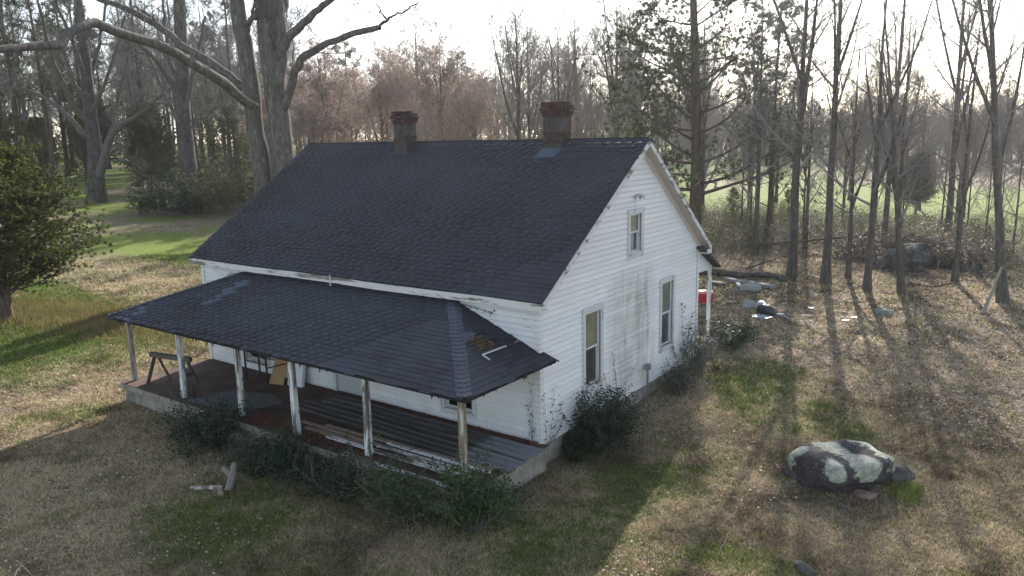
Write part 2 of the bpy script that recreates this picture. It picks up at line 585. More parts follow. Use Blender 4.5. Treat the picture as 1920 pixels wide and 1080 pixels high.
# ------------------------------------------------------------------ ground: one sheet to the horizon
def green_mask(x, y):
    n = fbm(x, y, 3.2, 5)
    n2 = fbm(x, y, 9.0, 11)
    left = sstep(-15, -21, x)
    lawn = left * sstep(.40, .55, n * .6 + n2 * .5)
    lawn = np.maximum(lawn, left * sstep(-30, -36, x) * sstep(24, 8, y) * sstep(.38, .5, n2))
    lawn = lawn * (1 - .9 * sstep(2.5, 4, y) * sstep(11, 8.5, y - .15 * (x + 25)) * sstep(-40, -34, x))
    field = sstep(41, 47, y + .12 * x) * sstep(100, 88, y + (n2 - .5) * 14) * sstep(.18, .4, n2) * sstep(-34, -18, x)
    yard = .55 * sstep(.60, .74, n) * (1 - left) * sstep(24, 14, y)
    shade = .6 * sstep(.32, .7, n) * sstep(-.5, -2.5, y) * sstep(-10, -6, x) * sstep(5, 2, x)
    side = .7 * sstep(.46, .64, n) * sstep(2.4, 1.0, np.abs(x - 1.6)) * sstep(-1, 1, y) * sstep(11, 9, y)
    return np.clip(np.maximum.reduce([lawn, field, yard, shade, side]), 0, 1)
def leaf_mask(x, y):
    n = fbm(x, y, 4.0, 21)
    right = sstep(7, 12, y + .4 * (x - 2)) * sstep(44, 36, y) * sstep(-22, -10, x)
    woods = sstep(-46, -60, x + .5 * (y - 20)) + sstep(44, 52, y) * sstep(-16, -30, x)
    front = .35 * sstep(.5, .7, n)
    return np.clip(np.maximum(right * (.55 + .6 * n), np.maximum(np.clip(woods, 0, 1) * .9, front)), 0, 1)

def spaced(lo, hi, fine, far, g=1.22):
    a = list(np.arange(lo, hi + fine / 2, fine))
    s, b = fine, [a[-1]]
    while b[-1] < far:
        s *= g
        b.append(b[-1] + s)
    s, c = fine, [a[0]]
    while c[-1] > -far:
        s *= g
        c.append(c[-1] - s)
    return np.array(c[:0:-1] + a + b[1:])
gx = spaced(-60, 16, .45, 1500)
gy = spaced(-14, 52, .45, 1500)
GX, GY = np.meshgrid(gx, gy, indexing='ij')
GZ = terr(GX, GY)
nx, ny = GX.shape
idx = np.arange(nx * ny).reshape(nx, ny)
q = np.stack([idx[:-1, :-1], idx[1:, :-1], idx[1:, 1:], idx[:-1, 1:]], -1).reshape(-1, 4)
gcol = np.stack([green_mask(GX, GY).ravel(), leaf_mask(GX, GY).ravel(), fbm(GX, GY, 6.0, 31).ravel()], 1)
t = T("meadow_ground", .95, .1)
p = t.pos()
g3 = t.t.nodes.new("ShaderNodeSeparateColor")
t.L(t.attr("col"), g3.inputs[0])
fine = t.noise(p, 9, 6, .75)
mid = t.noise(p, 1.1, 6, .65)
dry = t.ramp(fine, [(.28, (.08, .063, .042)), (.48, (.20, .162, .108)), (.68, (.35, .285, .195))])
dry = t.mix(t.ramp(mid, [(.36, 0.0), (.66, .65)]), dry, (.10, .082, .05))
grn = t.ramp(fine, [(.3, (.06, .085, .016)), (.55, (.155, .20, .042)), (.75, (.26, .29, .075))])
lit = t.ramp(t.voro(p, 11, 'F1', "Color"), [(.1, (.11, .085, .06)), (.45, (.23, .178, .13)), (.8, (.40, .325, .25))])
dirt = t.ramp(fine, [(.3, (.065, .048, .033)), (.7, (.16, .118, .082))])
c = t.mix(t.ramp(mid, [(.5, 0.0), (.7, .55)]), dry, dirt)
c = t.mix(g3.outputs[1], c, lit)
c = t.mix(g3.outputs[0], c, grn)
t.color(c)
t.bump(t.math('ADD', fine, t.math('MULTIPLY', t.noise(p, 30, 3), .5)), .8, .06)
ground = link("ground", mesh_np("ground", np.stack([GX, GY, GZ], -1).reshape(-1, 3), [q], t.m, gcol, True))
tag(ground, "dry winter meadow with green patches and fallen leaves", "ground", None, "structure")

# ------------------------------------------------------------------ haze: one closed box of even air
HAZE_D = 0.0003
hz = MB().box(-260, -40, -1.5, 120, 240, 34).mesh("haze")
hm = bpy.data.materials.new("haze_air")
hm.use_nodes = True
for n_ in list(hm.node_tree.nodes):
    hm.node_tree.nodes.remove(n_)
ho = hm.node_tree.nodes.new("ShaderNodeOutputMaterial")
hv = hm.node_tree.nodes.new("ShaderNodeVolumePrincipled")
hv.inputs["Color"].default_value = (.82, .86, .93, 1)
hv.inputs["Density"].default_value = HAZE_D
hv.inputs["Anisotropy"].default_value = .62
hm.node_tree.links.new(hv.outputs[0], ho.inputs["Volume"])
hz.materials.append(hm)
tag(link("haze", hz), "pale backlit air between the house and the far trees", "haze", None, "stuff")

# ------------------------------------------------------------------ farmhouse
L, W = 12.7, 8.65
ZF, ZW = 0.56, 3.74
YR, ZR = 4.72, 7.245
SF = (ZR - 3.90) / (YR + .25)
SB = (ZR - 3.98) / (9.03 - YR)
ztop = lambda y: min(3.90 + (y + .25) * SF, 3.98 + (9.03 - y) * SB)
OX = .27
house = empty("farmhouse", (-L / 2, W / 2, 0), "abandoned white clapboard farmhouse with dark shingle roof and sagging hip roofed porch", "house")
HI = Matrix.Translation((L / 2, -W / 2, 0))
def part(mb_or_me, name, mats=None, parent=house, smooth=False):
    """a part modelled in world coordinates, parented to the house"""
    me = mb_or_me.mesh(name, *(mats if isinstance(mats, (list, tuple)) else [mats]), smooth=smooth) if isinstance(mb_or_me, MB) else mb_or_me
    o = link(name, me, parent)
    o.matrix_parent_inverse = HI if parent is house else Matrix.Identity(4)
    return o

rng = np.random.default_rng(3)
rr = random.Random(5)
# foundation
fd = MB()
fd.box(-L + .04, -.04, -.4, -.04, .16, ZF)
fd.box(-.2, .16, -.4, -.03, W - .03, ZF)
fd.box(-L + .03, .16, -.4, -L + .2, W - .03, ZF)
fd.box(-L + .2, W - .2, -.4, -.2, W - .03, ZF)
part(fd, "foundation", MT['concrete'])
vt = MB().box(-.035, .95, .12, -.022, 1.3, .40)
part(vt, "crawl_space_vent", MT['blackmetal'])
part(MB().box(-L + .1, .2, ZF - .12, -.1, W - .1, ZF + .02), "floor", MT['interior'])

# openings: (axis 'g' gable on x=0 with u=y; 'f' front on y=0 with u=x): u0,u1,z0,z1 of the sash opening
GW = [(1.90, 2.64, 1.33, 3.20), (4.15, 4.77, 4.34, 5.34), (6.09, 6.83, 1.36, 3.23)]
FWIN = [(-2.80, -1.92, .92, 2.62), (-10.72, -9.72, .92, 2.62)]
FDOOR = (-6.74, -5.72, ZF, 2.66)
FO = FWIN + [FDOOR]

# wall cores with true openings
def strips(u0, u1, ops):
    e = sorted({u0, u1, *[o[0] for o in ops], *[o[1] for o in ops]})
    return [(a, b) for a, b in zip(e, e[1:]) if b > u0 and a < u1]
zroof = lambda y: ztop(y) - .13
def gable_wall(x, th, ops):
    mb = MB()
    for a, b in strips(0, W, ops):
        m = (a + b) / 2
        cuts = sorted((o[2], o[3]) for o in ops if o[0] <= m <= o[1])
        z = ZF
        for z0, z1 in cuts:
            mb.prism([(x, a, z), (x, b, z), (x, b, z0), (x, a, z0)], (th, 0, 0))
            z = z1
        top = [(x, b, zroof(b))] + ([(x, YR, zroof(YR))] if a < YR < b else []) + [(x, a, zroof(a))]
        mb.prism([(x, a, z), (x, b, z)] + top, (th, 0, 0))
    return mb
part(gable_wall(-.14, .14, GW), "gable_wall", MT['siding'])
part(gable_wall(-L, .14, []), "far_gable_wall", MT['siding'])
fw = MB()
for a, b in strips(-L + .14, -.14, FO):
    m = (a + b) / 2
    z = ZF
    for z0, z1 in sorted((o[2], o[3]) for o in FO if o[0] <= m <= o[1]):
        if z0 > z:
            fw.box(a, 0, z, b, .14, z0)
        z = z1
    fw.box(a, 0, z, b, .14, ZW)
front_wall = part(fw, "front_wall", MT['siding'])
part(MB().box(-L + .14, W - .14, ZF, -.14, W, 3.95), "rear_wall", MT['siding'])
gable = [o for o in house.children if o.name == "gable_wall"][0]

# clapboards: each board its own object
EXP = .132
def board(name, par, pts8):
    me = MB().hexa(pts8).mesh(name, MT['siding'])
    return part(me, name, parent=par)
def subtract(u0, u1, z0, z1, ops):
    seg = [(u0, u1)]
    for a, b, c, d in ops:
        ov = min(z1, d) - max(z0, c)
        if ov > .04:
            seg = [s for p_, q_ in seg for s in ((p_, min(q_, a)), (max(p_, b), q_)) if s[1] - s[0] > .02]
    return seg
TB, TT = .036, .004
z = ZF - .03
k = 0
while z < zroof(YR) - .06:
    z1 = z + EXP
    lo = lambda zz: max(.015, (zz - 3.90 + .13) / SF - .25) if zz > 3.6 else .015
    hi = lambda zz: min(W - .015, 9.03 - (zz - 3.98 + .13) / SB) if zz > 3.6 else W - .015
    a0, a1, b0, b1 = lo(z), lo(z1), hi(z), hi(z1)
    if b1 - a1 < .05:
        break
    jit = rr.uniform(-.004, .004)
    for s0, s1 in subtract(a0, b0, z, z1, GW):
        t0 = a1 if s0 == a0 else s0
        t1 = b1 if s1 == b0 else s1
        cut = [s0, s1]
        if s1 - s0 > 4.4:
            c_ = s0 + (s1 - s0) * rr.uniform(.3, .7)
            cut = [s0, c_, s1]
        for i in range(len(cut) - 1):
            u0, u1 = cut[i], cut[i + 1] - (.003 if i < len(cut) - 2 else 0)
            v0 = t0 if i == 0 else u0
            v1 = t1 if i == len(cut) - 2 else u1
            zz = z + jit
            board("clapboard", gable, [(.001, u0, zz), (TB, u0, zz), (TB, u1, zz), (.001, u1, zz), (.001, v0, z1 + .012), (TT, v0, z1 + .012), (TT, v1, z1 + .012), (.001, v1, z1 + .012)])
    z = z1
z = ZF - .03 + EXP
while z < ZW - .02:
    z1 = min(z + EXP, ZW)
    for s0, s1 in subtract(-L + .12, -.015, z, z1, FO):
        cut = [s0, s1]
        if s1 - s0 > 3.6:
            cut = [s0, s0 + (s1 - s0) * rr.uniform(.3, .7), s1]
        for i in range(len(cut) - 1):
            u0, u1 = cut[i], cut[i + 1] - .003
            board("clapboard", front_wall, [(u0, -TB, z), (u1, -TB, z), (u1, -.001, z), (u0, -.001, z), (u0, -TT, z1 + .01), (u1, -TT, z1 + .01), (u1, -.001, z1 + .01), (u0, -.001, z1 + .01)])
    z = z1
# corner boards
cb = MB()
cb.box(-.10, -.048, ZF - .03, .048, -.0365, ZW)
cb.box(.0365, -.0365, ZF - .03, .048, .085, ZW - .02)
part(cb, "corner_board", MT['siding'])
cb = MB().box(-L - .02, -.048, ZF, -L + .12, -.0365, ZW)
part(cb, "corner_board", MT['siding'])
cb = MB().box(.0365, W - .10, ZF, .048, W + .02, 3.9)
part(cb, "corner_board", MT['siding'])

# windows ---------------------------------------------------------------
def window(u0, u1, z0, z1, face, mull=False, blind='blind', lower=None, gap=False):
    """casing proud of the boards, sashes set back in the wall"""
    if face == 'g':
        P = lambda d, u, z: (d, u, z)
    else:
        P = lambda d, u, z: (u, -d, z)
    def bx(mb, d0, d1, a, b, c, e):
        mb.hexa([P(d0, a, c), P(d1, a, c), P(d1, b, c), P(d0, b, c), P(d0, a, e), P(d1, a, e), P(d1, b, e), P(d0, b, e)])
        return mb
    cw, D = .115, .056
    c = MB()
    bx(c, .001, D, u0 - cw, u0, z0 - .02, z1)
    bx(c, .001, D, u1, u1 + cw, z0 - .02, z1)
    bx(c, .001, D + .008, u0 - cw - .01, u1 + cw + .01, z1, z1 + .14)
    bx(c, -.09, .001, u0, u0 + .018, z0, z1)
    bx(c, -.09, .001, u1 - .018, u1, z0, z1)
    w = part(c, "window", MT['casing'])
    s = MB()
    bx(s, -.10, D + .03, u0 - .03, u1 + .03, z0 - .045, z0)
    bx(s, .001, D - .01, u0 - cw, u1 + cw, z0 - .145, z0 - .045)
    part(s, "sill", MT['casing'], w)
    zm = (z0 + z1) / 2 + .02
    a, b = u0 + .02, u1 - .02
    fw_ = .042
    for zz0, zz1, d in ((zm - .02, z1 - .002, -.045), (z0 + .002, zm + .02, -.08)):
        s = MB()
        bx(s, d, d + .03, a, a + fw_, zz0, zz1)
        bx(s, d, d + .03, b - fw_, b, zz0, zz1)
        bx(s, d + .001, d + .03, a + fw_, b - fw_, zz0, zz0 + fw_ + .01)
        bx(s, d + .001, d + .03, a + fw_, b - fw_, zz1 - fw_, zz1)
        if mull:
            m = (a + b) / 2
            bx(s, d + .004, d + .026, m - .011, m + .011, zz0 + fw_ + .01, zz1 - fw_)
            h = (zz0 + zz1) / 2
            bx(s, d + .005, d + .025, a + fw_, m - .011, h - .011, h + .011)
            bx(s, d + .005, d + .025, m + .011, b - fw_, h - .011, h + .011)
        part(s, "sash", MT['casing'], w)
        gl_ = bx(MB(), d + .013, d + .017, a + fw_, b - fw_, zz0 + fw_ + .01, zz1 - fw_)
        part(gl_, "glass_pane", MT['glass'], w)
    if blind:
        part(bx(MB(), -.062, -.058, a, b, zm + .03, z1 - .01), "window_blind", MT[blind], w)
    if lower == 'screen':
        part(bx(MB(), -.105, -.10, a, b, z0, zm - .03), "insect_screen", MT['screen'], w)
    if lower == 'curtain':
        part(bx(MB(), -.155, -.15, a + (b - a) * .62, b, z0 - .02, zm - .03), "curtain", MT['curtain'], w)
    return w
w = window(*GW[0], 'g', blind='blind', lower='screen')
w["label"] = "tall gable window with tan blind nearest the front corner"
w = window(*GW[1], 'g', blind='blindgrey', lower='curtain')
w["label"] = "small attic window high in the gable"
w = window(*GW[2], 'g', blind='blindgrey', lower='screen')
w["label"] = "tall gable window nearest the rear corner"
window(*FWIN[0], 'f', mull=True, blind=None)
window(*FWIN[1], 'f', mull=True, blind=None)
# front door
d = MB()
u0, u1, z0, z1 = FDOOR
d.box(u0 - .12, -.045, ZF + .05, u0, -.001, z1)
d.box(u1, -.045, ZF + .05, u1 + .12, -.001, z1)
d.box(u0 - .13, -.05, z1, u1 + .13, -.001, z1 + .14)
dr = part(d, "front_door", MT['trim'])
part(MB().box(u0 + .01, .03, ZF + .05, u1 - .01, .07, z1 - .01), "door_leaf", MT['door'], dr)
part(MB().tube([(u1 - .12, .03, 1.52), (u1 - .12, -.03, 1.52)], [.022, .03], 8), "door_knob", MT['greymetal'], dr)

# main roof: deck, fascia, rakes -------------------------------------------
dk = MB()
X0, X1 = -L - OX, OX
for a, za, b, zb in ((-.25, 3.90, YR, ZR), (9.03, 3.98, YR, ZR)):
    dk.prism([(X0, a, za - .012), (X0, b, zb - .012), (X0, b, zb - .10), (X0, a, za - .10)], (X1 - X0, 0, 0))
part(dk, "roof_deck", MT['deck'])
fa = MB()
xs = np.linspace(X0, X1 - .001, 9)
for i in range(8):
    dz0, dz1 = (-.012 * math.sin(xs[i] * 1.1), -.012 * math.sin(xs[i + 1] * 1.1))
    fa.hexa([(xs[i], -.276, 3.70 + dz0), (xs[i + 1], -.276, 3.70 + dz1), (xs[i + 1], -.251, 3.70 + dz1), (xs[i], -.251, 3.70 + dz0),
             (xs[i], -.276, 3.865 + dz0), (xs[i + 1], -.276, 3.865 + dz1), (xs[i + 1], -.251, 3.865 + dz1), (xs[i], -.251, 3.865 + dz0)])
part(fa, "eave_fascia", MT['trim'])
part(MB().box(X0, -.25, 3.70, X1, -.04, 3.72), "eave_soffit", MT['trim'])
part(MB().box(-6.42, -.30, 3.62, -6.38, -.277, 3.90), "gutter_strap", MT['whiteplastic'])
def sl(y, off):      # point on rear/front slope
    return ztop(y) - off
for yy0, yy1, nm in ((-.25, YR, "rake_board"), (YR, 9.03, "rake_board")):
    m = MB()
    m.prism([(X1, yy0, sl(yy0, .02)), (X1, yy1, sl(yy1, .02)), (X1, yy1, sl(yy1, .17)), (X1, yy0, sl(yy0, .17))], (.022, 0, 0))
    part(m, nm, MT['trim'])
    m = MB()
    m.prism([(.026, yy0, sl(yy0, .102)), (.026, yy1, sl(yy1, .102)), (.026, yy1, sl(yy1, .125)), (.026, yy0, sl(yy0, .125))], (X1 - .027, 0, 0))
    part(m, "rake_soffit", MT['soffit'])
    m = MB()
    m.prism([(.026, yy0 + .3, sl(yy0 + .3, .126)), (.026, yy1, sl(yy1, .126)), (.026, yy1, sl(yy1, .32)), (.026, yy0 + .3, sl(yy0 + .3, .32))], (.016, 0, 0))
    if yy0 == YR:
        part(m, "frieze_board", MT['soffit'])
m = MB().box(.026, 8.72, 3.74, X1 + .02, 9.05, 3.86)
part(m, "eave_return", MT['trim'])
# rear porch roof, its gable end, post and floor
rp = MB().prism([(-5.0, 8.5, 4.0), (-5.0, 9.88, 3.22), (-5.0, 9.88, 3.15), (-5.0, 8.5, 3.90)], (5.27, 0, 0))
part(rp, "rear_porch_roof", MT['shingle'])
rp = MB().prism([(.0, W + .001, 3.14), (.0, 9.8, 3.10), (.0, 9.8, 3.19), (.0, W + .001, 3.83)], (.022, 0, 0))
part(rp, "rear_porch_gable", MT['siding'])
part(MB().box(-5, 9.86, 3.08, .03, 9.9, 3.2), "rear_porch_fascia", MT['trim'])
part(MB().box(-5, W + .03, .2, .15, 10.15, .78), "rear_porch_floor", MT['concrete'])
part(MB().bar((-.06, 9.8, .78), (-.05, 9.78, 3.12), .11, .11, (0, 1, 0)), "porch_post", MT['post'])
# floodlight
fl = MB()
fl.box(.026, 4.40, 5.72, .05, 4.52, 5.86)
fl.bar((.05, 4.46, 5.80), (.14, 4.5, 5.84), .02, .02)
fl.tube([(.13, 4.5, 5.85), (.22, 4.60, 5.78)], [.03, .055], 8)
fl.tube([(.13, 4.42, 5.85), (.22, 4.34, 5.78)], [.03, .055], 8)
part(fl, "floodlight", MT['casing'])
part(MB().tube([(.035, 4.44, 5.75), (.034, 4.42, 5.5)], [.006, .006], 5), "floodlight_cable", MT['casing'])

# shingles ---------------------------------------------------------------
SH = []          # (distance, roof name, matrix columns, scale x, material key)
def roof_field(nm, P, U, V, vmax, lo, hi, mk, tab=.305, exp=.143, skip=None, rag=0.0):
    P, U, V = np.array(P, float), np.array(U, float), np.array(V, float)
    N = np.cross(U, V)
    r = 0
    v = -.03
    while v < vmax - .05:
        a, b = lo(v + .07), hi(v + .07)
        off = ((r * .382) % 1.0) * tab + rr.uniform(-.04, .04)
        n0 = int(math.floor((a - off) / tab))
        for k in range(n0, int((b - off) / tab) + 2):
            c0, c1 = max(a, off + k * tab), min(b, off + (k + 1) * tab - .0008)
            if c1 - c0 < .04:
                continue
            vv = v + rr.uniform(-.006, .006) - (rr.random() ** 3 * rag if r == 0 else 0)
            lift = .003 + .003 * math.sin((c0 + r * .7) * .9) ** 2
            o = P + U * c0 + V * vv + N * lift
            if skip and skip(o):
                continue
            key = mk(o) if callable(mk) else mk
            SH.append((float(np.linalg.norm(o - CAM)), nm, o, U, V, N, c1 - c0, key, rr.uniform(-.012, .012)))
        v += exp
        r += 1
def umatrix(o, U, V, N, sx, rz):
    c, s = math.cos(rz), math.sin(rz)
    u = (np.array(U) * c + np.array(V) * s) * sx
    v = -np.array(U) * s + np.array(V) * c
    return Matrix(((u[0], v[0], N[0], o[0]), (u[1], v[1], N[1], o[1]), (u[2], v[2], N[2], o[2]), (0, 0, 0, 1)))
SHV = np.array([(0, 0, .006), (1, 0, .006), (1, .2, -.004), (0, .2, -.004), (0, 0, .0125), (1, 0, .0125), (1, .2, .003), (0, .2, .003)])
SHVS = []
for kx in range(4):
    v_ = SHV.copy()
    v_[[4, 5], 2] += (.0, .002, .004, .001)[kx]
    v_[[1, 5], 1] += (.0, .004, -.005, .007)[kx]
    SHVS.append(v_)
Vf = nrm(np.array([0, YR + .25, ZR - 3.90]))
slen = math.hypot(YR + .25, ZR - 3.90)
roof_field("roof", (X0, -.25, 3.90), (1, 0, 0), Vf, slen - .02, lambda v: 0.0, lambda v: X1 - X0 + .012,
           lambda o: 'shingle_dark' if o[0] < -12.4 + .5 * math.sin(o[2] * 7) and rr.random() < .75 else 'shingle')
Vb = nrm(np.array([0, YR - 9.03, ZR - 3.98]))
roof_field("roof", (X1, 9.03, 3.98), (-1, 0, 0), Vb, math.hypot(9.03 - YR, ZR - 3.98) - .02, lambda v: -.012, lambda v: X1 - X0, 'shingle', tab=1.22)
# front porch roof: front plane, two hips
XL, XR, YE, ZE, ZT = -12.93, .34, -2.98, 2.575, 3.655
HXL, HXR = -10.27, -2.42
pdk = MB()
for poly in ([(XL, YE, ZE), (XR, YE, ZE), (HXR, 0, ZT), (HXL, 0, ZT)], [(XR, YE, ZE), (XR, .16, ZE - .0), (.03, .16, ZE + .12), (HXR, 0, ZT)], [(XL, .05, ZE), (XL, YE, ZE), (HXL, 0, ZT), (HXL - .05, .05, ZT)]):
    p3 = [Vector(q_) - Vector((0, 0, .015)) for q_ in poly]
    pdk.prism(p3[::-1], (0, 0, -.07))
part(pdk, "porch_roof_deck", MT['deck'])
Vp = nrm(np.array([0, -YE, ZT - ZE]))
pl = math.hypot(YE, ZT - ZE)
def pm(o):
    if o[0] < -11.9 and o[1] < -2.3 + .25 * math.sin(o[0] * 3) and o[0] > -12.75:
        return 'shingle_blue' if rr.random() < .5 else 'shingle_porch'
    if -10.12 < o[0] < -9.72 and -2.05 < o[1] < -.55 and abs((o[0] + 9.95) - (o[1] + 1.3) * .12) < .19:
        return 'shingle_blue'
    if fbm(o[0] + 40, o[1] + 40, 1.8, 3) > .62 and rr.random() < .7:
        return 'shingle_dark'
    return 'shingle_porch'
roof_field("porch_roof", (XL, YE, ZE), (1, 0, 0), Vp, pl - .02, lambda v: (HXL - XL) * max(0, v) / pl, lambda v: (XR - XL) - (XR - HXR) * max(0, v) / pl, pm, rag=.09)
Vh = nrm(np.array([HXR - XR, 0, ZT - ZE]))
hl = math.hypot(HXR - XR, ZT - ZE)
HOLE = np.array([-.78, -1.02])
def hm_(o):
    if -1.75 < o[0] < -.85 and -1.95 < o[1] < -1.0 and o[1] < -1.0 - .2 * math.sin(o[0] * 6):
        return 'shingle_blue'
    if o[1] > -1.25 + .4 * math.sin(o[0] * 2.5):
        return 'shingle_dark' if rr.random() < .85 else 'shingle_porch'
    return 'shingle_porch' if rr.random() < .8 else 'shingle_dark'
roof_field("porch_roof", (XR, YE, ZE), (0, 1, 0), Vh, hl - .02, lambda v: -YE * max(0, v) / hl, lambda v: -YE + .14 - .12 * min(1, max(0, v)), hm_, rag=.08,
           skip=lambda o: ((o[0] - HOLE[0]) / .26) ** 2 + ((o[1] - HOLE[1]) / .27) ** 2 < 1)
Vl = nrm(np.array([HXL - XL, 0, ZT - ZE]))
roof_field("porch_roof", (XL, 0, ZE), (0, -1, 0), Vl, math.hypot(HXL - XL, ZT - ZE) - .02, lambda v: 0.0, lambda v: -YE * (1 - max(0, v) / math.hypot(HXL - XL, ZT - ZE)), 'shingle_porch')
SH.sort(key=lambda s_: s_[0])
shared = {}
for dist, nm, o, U, V, N, sx, key, rz in SH[:300]:
    kx = rr.randrange(4)
    if (key, kx) not in shared:
        me = bpy.data.meshes.new("shingle")
        me.from_pydata(SHVS[kx].tolist(), [], [tuple(f_) for f_ in BOXF.tolist()])
        me.materials.append(MT[key])
        shared[(key, kx)] = me
    ob = link("shingle", shared[(key, kx)], house)
    ob.matrix_parent_inverse = HI
    ob.matrix_basis = umatrix(o, U, V, N, sx, rz)
groups = {}
for s_ in SH[300:]:
    groups.setdefault((s_[1], s_[7]), []).append(s_)
for (nm, key), rows in groups.items():
    acc = Acc()
    for dist, _, o, U, V, N, sx, key, rz in rows:
        v = SHVS[rr.randrange(4)]
        c, s = math.cos(rz * .5), math.sin(rz * .5)
        u_ = (U * c + V * s) * sx
        v__ = -U * s + V * c
        acc.add(o + v[:, :1] * u_ + v[:, 1:2] * v__ + v[:, 2:] * N, [BOXF])
    ob = part(acc.mesh(nm + "_shingles", MT[key]), nm + "_shingles")
    ob["kind"] = "stuff"
# hip and ridge caps
def caps(a, b, half, da, db, n, key):
    a, b = np.array(a, float), np.array(b, float)
    acc = []
    t_ = (b - a) / np.linalg.norm(b - a)
    da, db = np.array(da, float), np.array(db, float)
    for i in range(n):
        p0 = a + (b - a) * i / n
        p1 = a + (b - a) * (i + 1.35) / n
        j = rr.uniform(-.012, .012)
        up0, up1 = np.array([0, 0, .052]), np.array([0, 0, .026])
        m = MB()
        for dd in (da, db):
            e0, e1 = dd * (half + j), dd * (half + j)
            A, B_, C_, D_ = p0 + up0, p1 + up1, p1 + e1 + up1, p0 + e0 + up0
            th = np.array([0, 0, -.016])
            pts = [A + th, B_ + th, C_ + th, D_ + th, A, B_, C_, D_]
            m.hexa(pts)
        acc.append(m.mesh("cap_shingle", MT[key]))
    return acc
gf = np.array([0, -3.0, -1.09]) / 3.0
for me in caps((XR, YE, ZE), (HXR, 0, ZT), .19, nrm(np.array([-1.0, -.15, -.06])), nrm(np.array([.15, 1.0, -.05])), 26, 'cap'):
    part(me, "cap_shingle")
for me in caps((XL, YE, ZE), (HXL, 0, ZT), .15, nrm(np.array([1.0, -.15, -.06])), nrm(np.array([-.15, 1.0, -.05])), 26, 'shingle_porch'):
    part(me, "cap_shingle")
rc = caps((X0, YR, ZR - .01), (X1, YR, ZR - .01), .15, nrm(np.array([0, -1, -SF])), nrm(np.array([0, 1, -SB])), 88, 'shingle')
for me in rc:
    part(me, "cap_shingle")
# rotten patch with bent white drip edge on the right hip
def onhip(x, y, h=0.0):
    return (x, y, ZE + (XR - x) * (ZT - ZE) / (XR - HXR) + h)
m = MB()
for i in range(5):
    x = -1.02 + i * .11
    m.bar(onhip(x, -1.35, .0), onhip(x + .02, -.7, .004), .1, .014)
part(m, "exposed_sheathing", MT['sawhorse'])
m = MB()
m.bar(onhip(-.46, -1.42, .045), onhip(-.44, -.62, .06), .035, .022)
m.bar(onhip(-.45, -1.42, .045), onhip(-.28, -1.40, .03), .035, .02)
part(m, "bent_drip_edge", MT['whiteplastic'])
tt_ = MB()
for i in range(34):
    x = rr.uniform(XL + .3, XR - .2)
    w_, h_ = rr.uniform(.03, .12), rr.uniform(.04, .13)
    tt_.prism([(x, YE - .04, ZE + .0), (x + w_, YE - .04, ZE + .0), (x + w_ * rr.uniform(.3, .8), YE - .045, ZE - h_ - .03)], (0, .012, 0))
for i in range(9):
    y = rr.uniform(YE + .2, -.1)
    w_, h_ = rr.uniform(.03, .12), rr.uniform(.04, .12)
    tt_.prism([(XR + .03, y, ZE), (XR + .03, y + w_, ZE), (XR + .035, y + w_ * .6, ZE - h_ - .03)], (-.012, 0, 0))
tt_o = part(tt_, "torn_felt_tatters", MT['deck'])
tt_o["kind"] = "stuff"
# porch structure
part(MB().box(-12.72, -2.92, .47, .22, -.005, .60), "porch_slab", MT['redfloor'])
pb = MB()
pb.box(-12.74, -2.95, .44, .24, -2.921, .585)
pb.box(.221, -2.92, .44, .245, -.045, .585)
part(pb, "slab_edge", MT['concrete'])
pb = MB()
pb.box(-12.68, -2.86, -.5, .17, -2.68, .469)
pb.box(.0, -2.68, -.5, .17, -.05, .469)
pb.box(-12.68, -2.68, -.5, -12.5, -.05, .469)
part(pb, "porch_foundation", MT['concrete'])
PX = [(-12.58, -2.58), (-9.86, -2.65), (-7.31, -2.62), (-5.04, -2.74), (-2.74, -2.62), (-.11, -2.55)]
for i, (x, y) in enumerate(PX):
    m = MB()
    lean = (.02, -.015, .01, .03, -.01, .0)[i]
    ztp = 2.42
    m.bar((x + lean, y, .60), (x, y, 1.5), .125, .125, (0, 1, 0))
    m.bar((x, y, 1.5), (x - lean * .3, y, ztp), .122, .122, (0, 1, 0))
    part(m, "porch_post", MT['postbare' if i in (0, 5) else 'post'])
bm = MB()
bm.box(-12.7, -2.72, 2.40, .1, -2.58, 2.52)
bm.box(-.02, -2.58, 2.40, .1, -.05, 2.52)
bm.box(-12.72, -2.58, 2.40, -12.6, -.05, 2.52)
part(bm, "porch_beam", MT['casing'])
for x in np.arange(-12.2, .1, .9):
    part(MB().bar((x, -2.86, 2.50), (x, -.05, 3.50 if HXL < x < HXR else 2.9), .05, .09), "rafter", MT['oldwood'])
